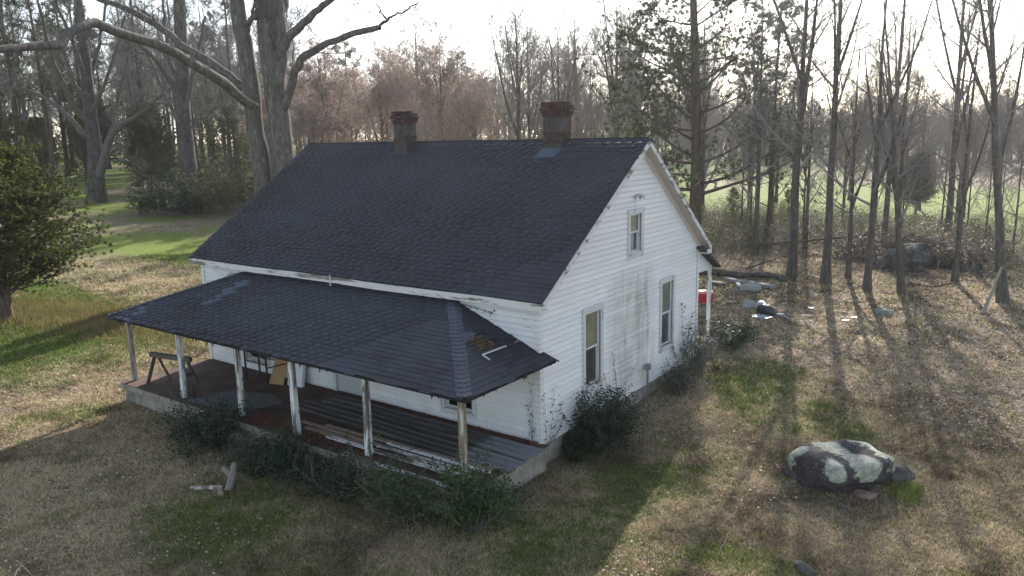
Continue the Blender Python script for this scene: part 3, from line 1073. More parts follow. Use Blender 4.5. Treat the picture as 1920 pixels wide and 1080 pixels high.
# chimneys
def chimney(x0, x1, y0, y1, z0, z1, flash, lab):
    c = part(MB().box(x0, y0, z0, x1, y1, z1 - .22), "chimney", MT['plaster'])
    c["label"] = lab
    bl, bh = .205, .068
    courses = [(z0 + .46 + i * .077, .012) for i in range(4)] + [(z1 - .36 + i * .077, (.03, .06, .085, .05, .045)[i]) for i in range(5)]
    for ci, (z, out) in enumerate(courses):
        a0, a1, b0, b1 = x0 - out, x1 + out, y0 - out, y1 + out
        dep = .10 + out
        def run(p0, p1, along_x, q0, q1):
            n = max(2, round((p1 - p0) / (bl + .012)))
            st = (p1 - p0) / n
            for k in range(n):
                if ci >= 7 and rr.random() < .2:
                    continue
                if ci < 4 and rr.random() < .35:
                    continue
                s0 = p0 + k * st + .005
                s1 = p0 + (k + 1) * st - .005
                j = rr.uniform(-.008, .008)
                m = MB()
                zz = z + rr.uniform(-.004, .004)
                if along_x:
                    m.box(s0, q0 + j, zz, s1, q1 + j, zz + bh)
                else:
                    m.box(q0 + j, s0, zz, q1 + j, s1, zz + bh)
                part(m, "brick", MT['brick'], c)
        run(a0, a1, True, b0, b0 + dep)
        run(a0, a1, True, b1 - dep, b1)
        run(b0 + dep + .004, b1 - dep - .004, False, a0, a0 + dep)
        run(b0 + dep + .004, b1 - dep - .004, False, a1 - dep, a1)
    if flash:
        m = MB()
        zf = lambda y: ztop(y)
        m.hexa([(x0 - .08, y0 - .34, zf(y0 - .34) + .02), (x1 + .0, y0 - .30, zf(y0 - .30) + .02), (x1 + .03, y0 - .004, zf(y0) + .02), (x0 - .05, y0 - .004, zf(y0) + .02),
                (x0 - .08, y0 - .34, zf(y0 - .34) + .034), (x1 + .0, y0 - .30, zf(y0 - .30) + .034), (x1 + .03, y0 - .004, zf(y0) + .05), (x0 - .05, y0 - .004, zf(y0) + .05)])
        part(m, "flashing", MT['shingle_blue'], c)
    return c
chimney(-8.22, -7.72, 4.2, 4.66, 6.7, 8.19, False, "smaller plastered brick chimney farther along the ridge")
chimney(-2.72, -2.18, 4.34, 4.9, 6.7, 8.24, True, "plastered brick chimney nearer the gable")

# ------------------------------------------------------------------ things on the porch
def thing_mesh(mb, name, mats, label, cat, group=None, smooth=False):
    """one-mesh thing modelled in world coordinates, origin moved to its base centre"""
    if not isinstance(mats, (list, tuple)):
        mats = [mats]
    v = np.array(mb.v)
    base = np.array([(v[:, 0].min() + v[:, 0].max()) / 2, (v[:, 1].min() + v[:, 1].max()) / 2, v[:, 2].min()])
    mb.v = [tuple(r) for r in (v - base).tolist()]
    o = link(name, mb.mesh(name, *mats, smooth=smooth), None, base.tolist())
    return tag(o, label, cat, group)
def child(mb, name, mats, parent, smooth=False):
    """a part modelled in world coordinates under a thing with an unrotated origin"""
    o = link(name, mb.mesh(name, *(mats if isinstance(mats, (list, tuple)) else [mats]), smooth=smooth), parent)
    o.matrix_parent_inverse = Matrix.Translation(-Vector(parent.location))
    return o
ZP = .60
sh = empty("sawhorse", (-11.3, -2.2, ZP), "dark wooden sawhorse standing at the open end of the porch", "sawhorse")
child(MB().bar((-12.0, -2.34, 1.42), (-10.5, -2.0, 1.40), .11, .13), "beam", MT['sawhorse'], sh)
for p0, p1 in (((-11.89, -2.57, ZP), (-11.80, -2.34, 1.36)), ((-11.74, -1.96, ZP), (-11.76, -2.25, 1.36)), ((-10.55, -2.32, ZP), (-10.72, -2.10, 1.35)), ((-10.72, -1.74, ZP), (-10.68, -2.0, 1.35))):
    child(MB().bar(p0, p1, .095, .045), "leg", MT['sawhorse'], sh)
child(MB().bar((-10.6, -2.25, .95), (-10.68, -1.84, .95), .03, .09), "brace", MT['sawhorse'], sh)

tb = empty("metal_frame", (-9.28, -.5, ZP), "black metal frame table standing before the far porch window", "table")
for x in (-9.77, -8.79):
    for y in (-.76, -.3):
        child(MB().bar((x, y, ZP), (x, y, 1.72), .04, .04), "leg", MT['blackmetal'], tb)
for y in (-.76, -.3):
    child(MB().bar((-9.77, y, 1.20), (-8.79, y, 1.20), .03, .03), "rail", MT['blackmetal'], tb)
child(MB().bar((-8.79, -.76, 1.10), (-8.2, -.35, 1.28), .03, .03), "folded_arm", MT['blackmetal'], tb)
child(MB().box(-9.85, -.85, 1.72, -8.7, -.22, 1.75), "table_top", MT['blackmetal'], tb)

m = MB().hexa([(-8.92, -.62, ZP), (-8.45, -.50, ZP), (-8.45, -.48, ZP), (-8.92, -.60, ZP), (-8.86, -.12, 1.95), (-8.42, -.08, 1.95), (-8.42, -.06, 1.95), (-8.86, -.10, 1.95)])
thing_mesh(m, "cardboard_sheet", MT['cardboard'], "brown cardboard sheet leaning on the porch wall", "cardboard")
m = MB().hexa([(-8.36, -.42, ZP), (-7.82, -.36, ZP), (-7.82, -.26, ZP), (-8.36, -.32, ZP), (-8.36, -.16, 1.95), (-7.82, -.13, 1.95), (-7.82, -.03, 1.95), (-8.36, -.06, 1.95)])
thing_mesh(m, "white_panel", MT['whitepanel'], "plain white panel leaning on the wall beside the cardboard", "panel")

# corrugated roofing sheets
def tin(x0, x1, y0, y1, z, rot, label, ribs=5):
    c = MB()
    n = 72
    prof = []
    w = y1 - y0
    for i in range(n + 1):
        f = i / n
        ph = (f * ribs) % 1.0
        h = .026 * max(0.0, 1 - abs(ph - .5) / .08)
        prof.append((y0 + w * f, h))
    cx, cy = (x0 + x1) / 2, (y0 + y1) / 2
    ca, sa = math.cos(rot), math.sin(rot)
    segs = 9
    pt = lambda i, x: ((cx + (x - cx) * ca - (prof[i][0] - cy) * sa), (cy + (x - cx) * sa + (prof[i][0] - cy) * ca), z + prof[i][1] + .012 * math.sin(x * 1.7 + prof[i][0] * 3))
    xs = np.linspace(x0, x1, segs + 1)
    for s_ in range(segs):
        for i in range(n):
            c.poly([pt(i, xs[s_]), pt(i, xs[s_ + 1]), pt(i + 1, xs[s_ + 1]), pt(i + 1, xs[s_])])
    return thing_mesh(c, "corrugated_sheet", MT['tin'], label, "roofing sheet", "corrugated sheets on the porch", smooth=False)
tin(-6.35, .36, -1.02, -.30, .655, R(-.6), "long ribbed grey metal sheet lying nearest the house wall", 3)
tin(-6.75, .38, -1.74, -1.04, .648, R(-.8), "long ribbed grey metal sheet lying beside the loose planks", 3)
# loose planks
PK = [
 ((-5.6, -2.12), (-1.6, -2.18), .10, .64, 'plankbare', "bare grey plank at the far end of the plank pile"),
 ((-3.4, -1.92), (.05, -1.86), .12, .655, 'plankbare', "bare brown plank lying against the metal sheets"),
 ((-2.75, -2.05), (.12, -2.02), .09, .69, 'plank', "peeling white plank on top of the inner pile"),
 ((-2.9, -2.22), (-.3, -2.14), .09, .655, 'plank', "short peeling white plank in the middle of the pile"),
 ((-1.9, -2.30), (.1, -2.24), .08, .66, 'plankbare', "narrow bare plank in the middle of the pile"),
 ((-4.3, -2.46), (-.4, -2.44), .12, .65, 'plank', "long peeling white plank just inside the porch posts"),
 ((-1.6, -2.40), (.08, -2.36), .10, .69, 'plank', "short white plank crossing beside the corner post"),
 ((-3.3, -2.86), (.16, -2.84), .13, .615, 'plank', "long white plank along the front edge of the porch"),
 ((-5.2, -2.34), (-3.2, -2.30), .14, .64, 'plankbare', "dark plank half under leaves near the fifth post"),
 ((-4.9, -1.98), (-2.9, -1.94), .08, .645, 'plankbare', "thin dark strip of wood beside the metal sheets"),
]
for (a, b, w, z, mt, lb) in PK:
    m = MB().bar((*a, z), (*b, z + rr.uniform(-.006, .012)), w, .028)
    thing_mesh(m, "plank", MT[mt], lb, "plank", "loose planks on the porch")
# dusty mat on the far part of the porch floor
m = MB()
a_ = [(-9.6, -2.75), (-8.5, -2.78), (-7.4, -2.3), (-7.2, -1.5), (-7.9, -1.2), (-9.3, -1.5)]
m.prism([(x, y, .604) for x, y in a_], (0, 0, .012))
thing_mesh(m, "floor_mat", MT['tarpdirt'], "dusty grey sheet lying flat on the porch floor behind the third post", "mat")
cable = [(-10.6, -2.0, .612), (-9.9, -2.4, .612), (-9.0, -2.86, .612), (-8.3, -2.85, .615), (-7.7, -2.5, .612), (-7.0, -1.8, .612), (-6.2, -1.5, .612), (-5.2, -1.2, .612)]
def smooth_line(P, n=40):
    P = np.array(P, float)
    tt = np.linspace(0, len(P) - 1, n)
    i = np.clip(tt.astype(int), 0, len(P) - 2)
    f = (tt - i)[:, None]
    pm1, p0, p1, p2 = P[np.maximum(i - 1, 0)], P[i], P[i + 1], P[np.minimum(i + 2, len(P) - 1)]
    return .5 * ((2 * p0) + (-pm1 + p1) * f + (2 * pm1 - 5 * p0 + 4 * p1 - p2) * f ** 2 + (-pm1 + 3 * p0 - 3 * p1 + p2) * f ** 3)
cl = smooth_line(cable)
m = MB().tube(cl.tolist(), [.02] * len(cl), 6)
thing_mesh(m, "hose", MT['blackmetal'], "black hose snaking across the porch floor", "hose")
# yellow hose coil on the rear porch
an = np.linspace(0, 4.2 * math.pi, 60)
m = MB().tube([(-.28 + (.22 + .02 * math.sin(a * 1.3)) * math.cos(a), 9.25 + .24 * math.sin(a), .81 + .010 * a) for a in an], [.018] * 60, 6)
thing_mesh(m, "hose_coil", MT['yellow'], "yellow hose coiled on the rear porch floor", "hose")
# utility stake at the gable
m = MB()
m.bar((.14, 5.05, tz(.2, 5.05) - .1), (.14, 5.05, 1.02), .05, .05)
m.box(.09, 4.98, 1.02, .21, 5.12, 1.18)
thing_mesh(m, "utility_stake", MT['greymetal'], "thin grey utility post with a small box beside the gable wall", "utility post")

# ------------------------------------------------------------------ boulder and stones
def rock(c, rad, seed, n=40, rough=.22, flat=.75, undercut=None, pw=2.6, planes=16, near=.72, ring=0):
    """broken stone: a sphere cut by random planes, edges worn, surface roughened"""
    r_ = np.random.default_rng(seed)
    th = np.linspace(0, 2 * math.pi, n, endpoint=False)
    ph = np.linspace(-.5 * math.pi, .5 * math.pi, n // 2 + 1)
    TH, PH = np.meshgrid(th, ph, indexing='ij')
    D = np.stack([np.cos(PH) * np.cos(TH), np.cos(PH) * np.sin(TH), np.sin(PH)], -1)
    pn = nrm(np.concatenate([r_.normal(size=(planes, 3)), [[0, 0, 1.0]]]))
    pd = np.concatenate([r_.uniform(near, 1.0, planes), [flat]])
    if ring:
        ra = np.arange(ring) * 6.283 / ring + r_.uniform(-.25, .25, ring)
        pn = np.concatenate([pn, nrm(np.stack([np.cos(ra), np.sin(ra), r_.uniform(-.05, .3, ring)], 1))])
        pd = np.concatenate([pd, r_.uniform(.84, .92, ring)])
    dots = np.maximum(np.einsum('ijk,mk->ijm', D, pn), .05)
    q = pd / dots
    kk = 11.0
    rr0 = (np.minimum(q, 3.0) ** -kk).sum(-1) ** (-1 / kk) * 1.12
    N = np.zeros_like(rr0)
    for k in range(34):
        f = nrm(r_.normal(size=3)) * 2.0 ** r_.uniform(.8, 4.6)
        N += np.sin(D @ f + r_.uniform(0, 6.28)) / (np.linalg.norm(f) ** .8 + .8)
    P = D * (rr0 * (1 + rough * .22 * N))[..., None]
    if undercut is not None:
        P = undercut(P)
    P = P * np.array(rad) + np.array(c)
    m_ = n // 2 + 1
    idx = np.arange(n * m_).reshape(n, m_)
    nxt = np.roll(idx, -1, axis=0)
    F = np.stack([idx[:, :-1], nxt[:, :-1], nxt[:, 1:], idx[:, 1:]], -1).reshape(-1, 4)
    return P.reshape(-1, 3), F
t = T("lichen_boulder", .9, .15)
p = t.objco()
s = t.sep(p)
base = t.mix(t.noise(p, 6, 6, .7), (.022, .019, .024), (.085, .075, .076))
base = t.mix(t.ramp(t.noise(p, 26, 6, .75), [(.54, 0.0), (.66, .55)]), base, (.3, .31, .27))
band = t.math('ABSOLUTE', t.math('SINE', t.math('ADD', t.math('MULTIPLY', t.math('ADD', s[0], t.math('MULTIPLY', s[1], .55)), 3.3), t.math('MULTIPLY', t.noise(p, 1.3, 4), 3.4))))
lk = t.math('ADD', t.math('MULTIPLY', band, .33), t.noise(p, 2.6, 10, .8))
lk = t.math('SUBTRACT', lk, t.math('MULTIPLY', t.math('ADD', t.rng(s[2], .45, .08), t.math('MULTIPLY', t.rng(s[0], -.25, -.75), t.rng(s[1], .1, -.5))), .36))
lich = t.mix(t.ramp(t.noise(p, 9, 8, .8), [(.36, 0.0), (.62, 1.0)]), (.17, .18, .15), (.47, .485, .40))
top = t.mix(t.noise(p, 3, 5), (.20, .18, .17), (.33, .31, .29))
lich = t.mix(t.math('MULTIPLY', t.rng(s[2], .72, .80), t.ramp(t.noise(p, 1.6, 4), [(.42, 0.0), (.55, 1.0)])), lich, top)
t.color(t.mix(t.ramp(lk, [(.645, 0.0), (.685, 1.0)]), base, lich))
t.bump(t.noise(p, 16, 7, .7), .7, .03)
MT['lichen'] = t.m
t = T("field_stone", .92, .12)
p = t.objco()
c = t.ramp(t.noise(p, 3.5, 6, .7), [(.3, (.045, .043, .042)), (.5, (.085, .08, .074)), (.7, (.19, .185, .17))])
c = t.mix(t.math('MULTIPLY', t.rng(t.sep(t.normal())[2], .5, .9), t.ramp(t.noise(p, 2.2, 5), [(.5, 0.0), (.65, .85)])), c, (.085, .10, .03))
t.color(c)
t.bump(t.noise(p, 12, 6, .7), .7, .04)
MT['stone'] = t.m
t = T("brown_stone", .92, .12)
t.color(t.ramp(t.noise(t.objco(), 6, 6, .7), [(.3, (.07, .05, .04)), (.5, (.18, .125, .1)), (.7, (.3, .26, .23))]))
t.bump(t.noise(t.objco(), 16, 5), .6, .02)
MT['brownstone'] = t.m

def boulder_cut(P):
    x, y, z = P[..., 0], P[..., 1], P[..., 2]
    P = P.copy()
    # camera-facing right lower side is hollow; the left front foot runs out to the ground
    ang = np.cos(np.arctan2(y, x) - R(-62))
    k = sstep(.5, .9, ang) * sstep(.22, -.05, z)
    P[..., 0] *= 1 - .30 * k
    P[..., 1] *= 1 - .30 * k
    ang2 = np.cos(np.arctan2(y, x) - R(-140))
    k2 = sstep(.55, 1, ang2) * sstep(.5, -.7, z)
    P[..., 0] *= 1 + .12 * k2
    P[..., 1] *= 1 + .16 * k2
    d = sstep(.62, 0, np.hypot(x - .25, y + .05))
    P[..., 2] -= .10 * d * (z > .3)
    return P
BC = (5.72, 3.02)
bz = tz(*BC)
V_, F_ = rock((0, 0, .12), (.99, .93, .77), 15, 120, .40, .60, boulder_cut, 2.7, 14, .9, 9)
b_ = link("boulder", mesh_np("boulder", V_, [F_], MT['lichen'], None, True), None, (BC[0], BC[1], bz))
b_.rotation_euler = (0, R(-3), R(28))
tag(b_, "big lichen covered boulder alone on the open lawn", "boulder")
for (x, y, r_, sd_, lb, mt) in ((4.86, 2.72, (.34, .28, .17), 3, "low pale ledge stone at the left foot of the lawn boulder", 'stone'),
                               (6.62, 3.55, (.24, .28, .24), 4, "dark stone tucked behind the right side of the lawn boulder", 'stone'),
                               (6.22, 2.42, (.14, .12, .11), 5, "small brown stone in the hollow under the lawn boulder", 'brownstone'),
                               (6.08, 1.60, (.13, .08, .06), 8, "small flat pale stone on the grass before the boulder", 'stone'),
                               (6.12, -.98, (.15, .12, .06), 10, "flat grey stone in the grass at the bottom of the view", 'stone')):
    V_, F_ = rock((0, 0, r_[2] * .3), r_, sd_, 22, .5, .8)
    o = link("stone", mesh_np("stone", V_, [F_], MT[mt], None, True), None, (x, y, tz(x, y)))
    tag(o, lb, "stone", "stones around the lawn boulder")
# outcrop in the tree row
for (x, y, r_, sd_, lb) in ((2.45, 29.3, (1.25, 1.0, .95), 21, "largest dark outcrop boulder among the tree row"),
                           (.9, 33.2, (1.2, 1.0, .65), 22, "broad low outcrop boulder behind the thin forked trees"),
                           (2.3, 33.5, (.85, .8, 1.05), 23, "pointed mossy boulder behind the largest outcrop boulder"),
                           (-.6, 32.0, (1.0, .8, .75), 24, "low boulder at the outcrop end nearest the house"),
                           (4.7, 31.2, (1.0, .9, .7), 25, "leaf strewn boulder at the outcrop end away from the house"),
                           (3.6, 32.8, (.95, .9, .85), 26, "mossy topped boulder in the middle of the outcrop")):
    V_, F_ = rock((0, 0, r_[2] * .35), r_, sd_, 48, .7, .85)
    o = link("outcrop_boulder", mesh_np("outcrop_boulder", V_, [F_], MT['stone'], None, True), None, (x, y, tz(x, y)))
    tag(o, lb, "boulder", "boulders of the outcrop among the trees")

# ------------------------------------------------------------------ junk on the ground
x, y = -3.11, 16.9
z = tz(x, y)
co = empty("cooler", (x, y, z), "red plastic cooler chest on the ground behind the rear porch", "cooler")
m = MB()
a = np.array([(-.36, -.25), (.36, -.25), (.36, .25), (-.36, .25)])
rot = np.array([[math.cos(.5), -math.sin(.5)], [math.sin(.5), math.cos(.5)]])
pt = lambda k, s_, h: (*(np.array([x, y]) + rot @ (a[k] * s_)), z + h)
m.hexa([pt(k, .93, .03) for k in range(4)] + [pt(k, 1.0, .44) for k in range(4)])
child(m, "body", MT['redplastic'], co)
m = MB()
m.hexa([pt(k, 1.04, .443) for k in range(4)] + [pt(k, .98, .53) for k in range(4)])
child(m, "lid", MT['pinktop'], co)
m = MB()
m.hexa([pt(k, 1.15, -.02) for k in range(4)] + [pt(k, 1.12, .028) for k in range(4)])
child(m, "base_tray", MT['bluewhite'], co)

def bag(name, c, rad, seed, mat, label, cat, n=30):
    V_, F_ = rock((0, 0, rad[2] * .55), rad, seed, n, .5, .9, None, 2.2)
    o = link(name, mesh_np(name, V_, [F_], mat, None, True), None, (c[0], c[1], tz(*c)))
    return tag(o, label, cat)
bag("trash_bag", (-.2, 16.15), (.32, .26, .25), 31, MT['blackplastic'], "black bulging trash bag on the leaves by the rear porch", "trash bag")
x, y = -.62, 16.65
z = tz(x, y)
m = MB().tube([(x - .05, y + .25, z + .2), (x - .02, y - .03, z + .2), (x + .08, y - .26, z + .22)], [.18, .18, .19], 14)
thing_mesh(m, "bucket", MT['bluewhite'], "white plastic tub tipped over beside the black trash bag", "tub", None, True)
m = MB().prism([(-.52, 15.35, tz(-.5, 15.4) + .02), (.1, 15.2, tz(0, 15.3) + .03), (.25, 15.5, tz(.2, 15.5) + .05), (-.2, 15.75, tz(-.2, 15.7) + .06), (-.55, 15.62, tz(-.5, 15.6) + .03)], (0, 0, .02))
thing_mesh(m, "plastic_lid", MT['bluewhite'], "pale blue flat plastic lid in front of the black trash bag", "lid")
bag("grey_bundle", (-1.26, 17.2), (.28, .24, .16), 32, MT['cinder'], "grey lump of rubble left of the white tub", "rubble")
z = tz(.7, 15.7)
m = MB()
m.tube([(.35, 15.7, z + .1), (.62, 15.62, z + .12)], [.1, .09], 8)
m.tube([(.62, 15.62, z + .1), (1.0, 15.35, z + .05), (1.12, 15.05, z + .03)], [.03, .03, .03], 6)
thing_mesh(m, "pipe_fitting", [MT['greymetal']], "grey pipe with a thick dark end on the grass", "pipe")
for (x, y, w, d, lb, mt) in ((1.2, 16.5, .55, .22, "pale scrap of paper between the tree shadows", 'paper'), (.95, 17.9, .34, .2, "small dark flat scrap beyond the pale paper", 'blackmetal'),
                            (2.75, 17.3, .22, .18, "white scrap near the cinder block", 'whiteplastic'), (2.6, 16.6, .26, .14, "smaller white scrap nearer the lawn than the cinder block", 'whiteplastic'),
                            (-2.3, 17.6, .6, .3, "pinkish flat scrap beside the rear porch post", 'paper'), (-4.6, 24.2, .3, .2, "pale blue scrap near the edge of the brush", 'bluewhite')):
    z = tz(x, y)
    m = MB().prism([(x - w / 2, y - d / 2, z + .02), (x + w * .4, y - d / 2, z + .04), (x + w / 2, y + d * .3, z + .05), (x - w * .2, y + d / 2, z + .03)], (0, 0, .015))
    thing_mesh(m, "litter_scrap", MT[mt], lb, "scrap", "scraps lying on the leaves")
x, y = 3.6, 18.4
z = tz(x, y)
m = MB()
ca, sa = math.cos(-.5), math.sin(-.5)
def blk(u, v, w_): return (x + u * ca - v * sa, y + u * sa + v * ca, z + w_)
for (u0, u1, v0, v1) in ((-.3, .3, -.14, -.09), (-.3, .3, .09, .14), (-.3, -.25, -.089, .089), (-.03, .03, -.089, .089), (.25, .3, -.089, .089)):
    m.hexa([blk(u0, v0, -.02), blk(u1, v0, -.02), blk(u1, v1, -.02), blk(u0, v1, -.02), blk(u0, v0, .22), blk(u1, v0, .22), blk(u1, v1, .22), blk(u0, v1, .22)])
thing_mesh(m, "cinder_block", MT['cinder'], "grey hollow cinder block lying between two tree shadows", "cinder block")
z = tz(-2.3, 20.4)
m = MB().hexa([(-2.75, 20.1, z - .02), (-1.95, 20.2, z - .02), (-1.9, 20.7, z - .02), (-2.7, 20.75, z - .02), (-2.7, 20.15, z + .26), (-2.0, 20.22, z + .24), (-1.95, 20.65, z + .24), (-2.65, 20.7, z + .28)])
thing_mesh(m, "stone_block", MT['paleslab'], "pale square block beside the scrap lumber behind the porch", "block")
for (a_, b_2, w, h, mt, lb) in (((-3.4, 21.6), (-2.9, 20.6), .16, .1, 'whiteplastic', "white board end on the scrap heap behind the porch"),
                              ((-3.1, 21.9), (-1.6, 21.2), .3, .14, 'cinder', "grey broken slab on the scrap heap behind the porch"),
                              ((-4.2, 22.4), (-3.1, 21.7), .35, .12, 'cinder', "second grey slab nearer the rear porch post on the scrap heap"),
                              ((-4.6, 21.2), (-3.7, 20.9), .3, .1, 'oldwood', "short board lying behind the red cooler")):
    za, zb = tz(*a_) + .08, tz(*b_2) + .12
    m = MB().bar((*a_, za), (*b_2, zb), w, h)
    thing_mesh(m, "scrap_board", MT[mt], lb, "scrap lumber", "scrap heap behind the porch")
lg = smooth_line([(-6.6, 22.2, tz(-6.6, 22.2) + .12), (-5.2, 23.0, tz(-5, 23) + .2), (-3.8, 22.9, tz(-3.8, 22.9) + .2), (-2.5, 23.4, tz(-2.5, 23.4) + .24), (-1.6, 23.2, tz(-1.6, 23.2) + .1)], 16)
m = MB().tube(lg.tolist(), (.17 - .05 * np.linspace(0, 1, 16) + .02 * np.sin(np.arange(16) * 1.9)).tolist(), 9)
thing_mesh(m, "fallen_log", MT['bark_dark'], "dark rotten log lying behind the scrap heap", "log", None, True)
# foreground scraps
z = tz(-5.4, -4.9)
m = MB().bar((-5.72, -5.1, z + .03), (-5.1, -4.72, z + .07), .11, .05)
thing_mesh(m, "board_piece", MT['postbare'], "short whitish board on the shaded grass before the porch", "board")
z = tz(-4.95, -4.85)
m = MB().bar((-5.12, -4.80, z + .03), (-4.82, -4.95, z + .04), .1, .05)
thing_mesh(m, "wood_chunk", MT['plankbare'], "small tan wood chunk beside the whitish board", "wood chunk")
z = tz(-5.2, -4.4)
m = MB()
m.tube([(-4.95, -4.7, z), (-5.12, -4.45, z + .24), (-5.25, -4.3, z + .42)], [.09, .085, .06], 8)
m.tube([(-5.1, -4.47, z + .22), (-5.38, -4.5, z + .36)], [.075, .055], 8)
thing_mesh(m, "forked_stump", MT['oldwood'], "grey forked piece of wood standing in the shaded grass", "stump")

# ------------------------------------------------------------------ trees
OAK_LIMBS =[
 ([(-25.47,11.88,1.92),(-25.45,11.9,5.04),(-25.53,11.79,6.7),(-25.6,11.69,8.07),(-25.72,11.7,9.95),(-25.86,11.68,11.81),(-26.0,11.65,13.12),(-26.15,11.61,14.42),(-26.63,11.63,16.77)],0.55,0.35),
 ([(-24.58,12.07,1.96),(-24.37,12.35,5.59),(-24.39,12.32,7.23),(-24.49,12.35,9.12),(-24.6,12.37,11.24),(-24.77,12.31,13.33),(-24.83,12.4,15.38),(-25.1,12.37,17.92)],0.78,0.4),
 ([(-24.17,12.27,10.16),(-23.95,12.56,11.98),(-23.82,12.39,13.24),(-23.82,12.39,14.25),(-23.51,11.98,15.64)],0.3,0.18),
 ([(-24.37,12.34,12.0),(-24.63,12.99,13.38),(-24.78,13.61,14.51),(-24.94,14.2,16.17)],0.25,0.15),
 ([(-24.11,12.35,11.59),(-23.23,12.34,12.42),(-22.5,12.45,12.81),(-21.61,12.58,13.34),(-20.72,12.69,13.79),(-19.44,12.92,14.29)],0.26,0.12),
 ([(-24.11,12.35,8.83),(-23.3,12.41,10.12),(-22.63,12.28,10.97),(-22.01,12.41,11.49),(-20.96,12.73,11.93),(-19.9,13.16,12.24),(-18.84,13.56,12.5),(-18.24,13.75,12.53)],0.24,0.12),
 ([(-18.24,13.75,12.53),(-17.78,13.77,12.83),(-17.46,13.81,12.99),(-16.96,14.01,13.15),(-16.39,14.14,13.34),(-15.91,14.17,13.52)],0.08,0.02),
 ([(-17.76,13.79,12.85),(-17.95,13.61,13.16),(-17.98,13.43,13.52),(-18.05,13.36,13.95)],0.05,0.02),
 ([(-25.39,11.64,9.14),(-25.23,10.84,9.51),(-24.9,9.91,10.03),(-24.52,8.69,10.53),(-24.37,7.43,11.05),(-24.12,6.31,11.65),(-23.99,4.93,11.81),(-23.74,3.7,12.11),(-23.37,2.67,12.14),(-23.1,1.86,11.62),(-22.94,1.24,11.18),(-22.75,0.2,11.04),(-22.39,-1.04,10.81),(-21.8,-2.3,10.36)],0.27,0.13),
 ([(-25.71,11.88,9.83),(-26.42,11.59,10.25),(-27.09,11.32,10.81),(-27.97,10.89,11.6),(-28.99,10.24,12.27),(-29.69,9.85,12.99),(-30.34,9.55,13.47),(-31.1,9.02,13.94),(-31.79,8.59,14.39),(-32.64,7.84,14.81),(-34.15,7.04,15.56)],0.25,0.11),
 ([(-30.21,9.76,13.4),(-30.15,9.07,13.92),(-30.09,8.36,14.17)],0.07,0.03),
 ([(-26.01,11.65,12.99),(-25.26,11.65,13.31),(-24.7,11.58,13.5),(-24.22,11.54,14.07)],0.14,0.08),
 ([(-25.57,11.73,12.83),(-25.85,12.37,14.09),(-26.07,13.08,15.38)],0.1,0.06),
]
DARK_LIMBS =[
 ([(-58.37,18.97,2.19),(-58.3,19.12,4.35),(-58.24,19.23,6.58),(-58.22,19.27,8.78),(-58.21,19.29,11.4),(-58.19,19.33,13.97),(-58.18,19.35,16.5),(-58.45,19.49,19.04),(-59.07,19.82,22.05)],0.7,0.28),
 ([(-57.72,19.16,4.8),(-56.94,19.61,7.0),(-56.39,20.03,8.3),(-55.3,20.6,9.15),(-53.88,21.13,9.75),(-52.41,21.71,10.77),(-50.9,22.32,11.77)],0.4,0.08),
 ([(-56.82,19.86,7.66),(-56.98,20.63,9.63),(-57.13,21.43,11.84),(-57.21,22.33,14.08),(-57.33,23.17,16.76)],0.24,0.08),
 ([(-56.75,19.98,5.98),(-55.55,20.14,6.06),(-54.8,20.49,5.96)],0.14,0.1),
 ([(-58.55,19.28,7.91),(-59.53,18.86,8.6),(-60.79,18.52,9.95),(-62.13,17.98,11.1),(-63.55,17.2,11.94),(-65.05,16.19,12.29),(-66.64,14.85,12.98)],0.26,0.08),
 ([(-57.93,18.96,9.13),(-57.79,17.86,10.49),(-57.12,16.93,12.11),(-56.42,16.04,13.85),(-55.62,15.38,15.91),(-54.81,14.75,18.06)],0.26,0.1),
 ([(-58.71,19.4,10.77),(-59.44,19.04,12.1),(-60.07,18.88,13.64),(-60.66,18.79,15.82),(-61.16,18.91,18.43)],0.22,0.09),
 ([(-57.98,19.07,12.66),(-57.47,18.53,14.29),(-57.15,17.8,16.27),(-56.98,17.22,18.0),(-56.2,16.54,19.99)],0.2,0.09),
 ([(-58.56,19.49,12.07),(-58.54,20.44,14.49),(-58.43,21.1,16.68),(-58.56,21.93,19.35)],0.2,0.09),
 ([(-57.85,19.12,10.08),(-56.77,19.95,12.2),(-55.75,20.61,14.72),(-54.88,21.39,17.63)],0.18,0.08),
]
OLD_LIMBS =[
 ([(-47.14,20.8,1.59),(-47.13,20.83,3.19),(-47.11,20.86,5.26),(-47.11,20.87,7.71),(-47.07,20.93,10.13),(-46.99,21.06,12.51),(-46.91,21.19,14.86),(-47.1,21.44,17.22),(-47.6,21.97,20.41)],0.72,0.4),
 ([(-47.3,21.12,8.12),(-47.81,20.87,9.15),(-48.39,20.67,10.18),(-49.13,20.6,11.62),(-50.11,20.5,13.48),(-50.98,20.18,15.12)],0.2,0.07),
 ([(-46.75,20.87,10.12),(-46.5,19.94,11.65),(-46.03,18.76,12.91),(-45.63,17.46,14.09),(-45.21,16.15,14.67)],0.2,0.07),
 ([(-47.33,21.27,11.35),(-48.23,20.94,13.37),(-48.82,21.12,15.8),(-49.14,21.36,18.21)],0.2,0.08),
 ([(-46.79,20.81,9.72),(-45.97,21.18,12.06),(-45.27,21.53,14.36),(-44.39,21.78,16.59)],0.2,0.08),
 ([(-47.42,21.12,7.92),(-47.33,22.39,9.14),(-47.18,23.56,9.97),(-47.14,24.51,11.03)],0.1,0.04),
]
PINE_LIMBS =[
 ([(-10.2,32.55,1.01),(-10.19,32.56,3.03),(-10.19,32.56,5.68),(-10.29,32.52,8.91),(-10.42,32.46,12.07),(-10.57,32.4,15.15),(-10.71,32.33,17.86),(-10.87,32.27,21.1)],0.46,0.2),
]
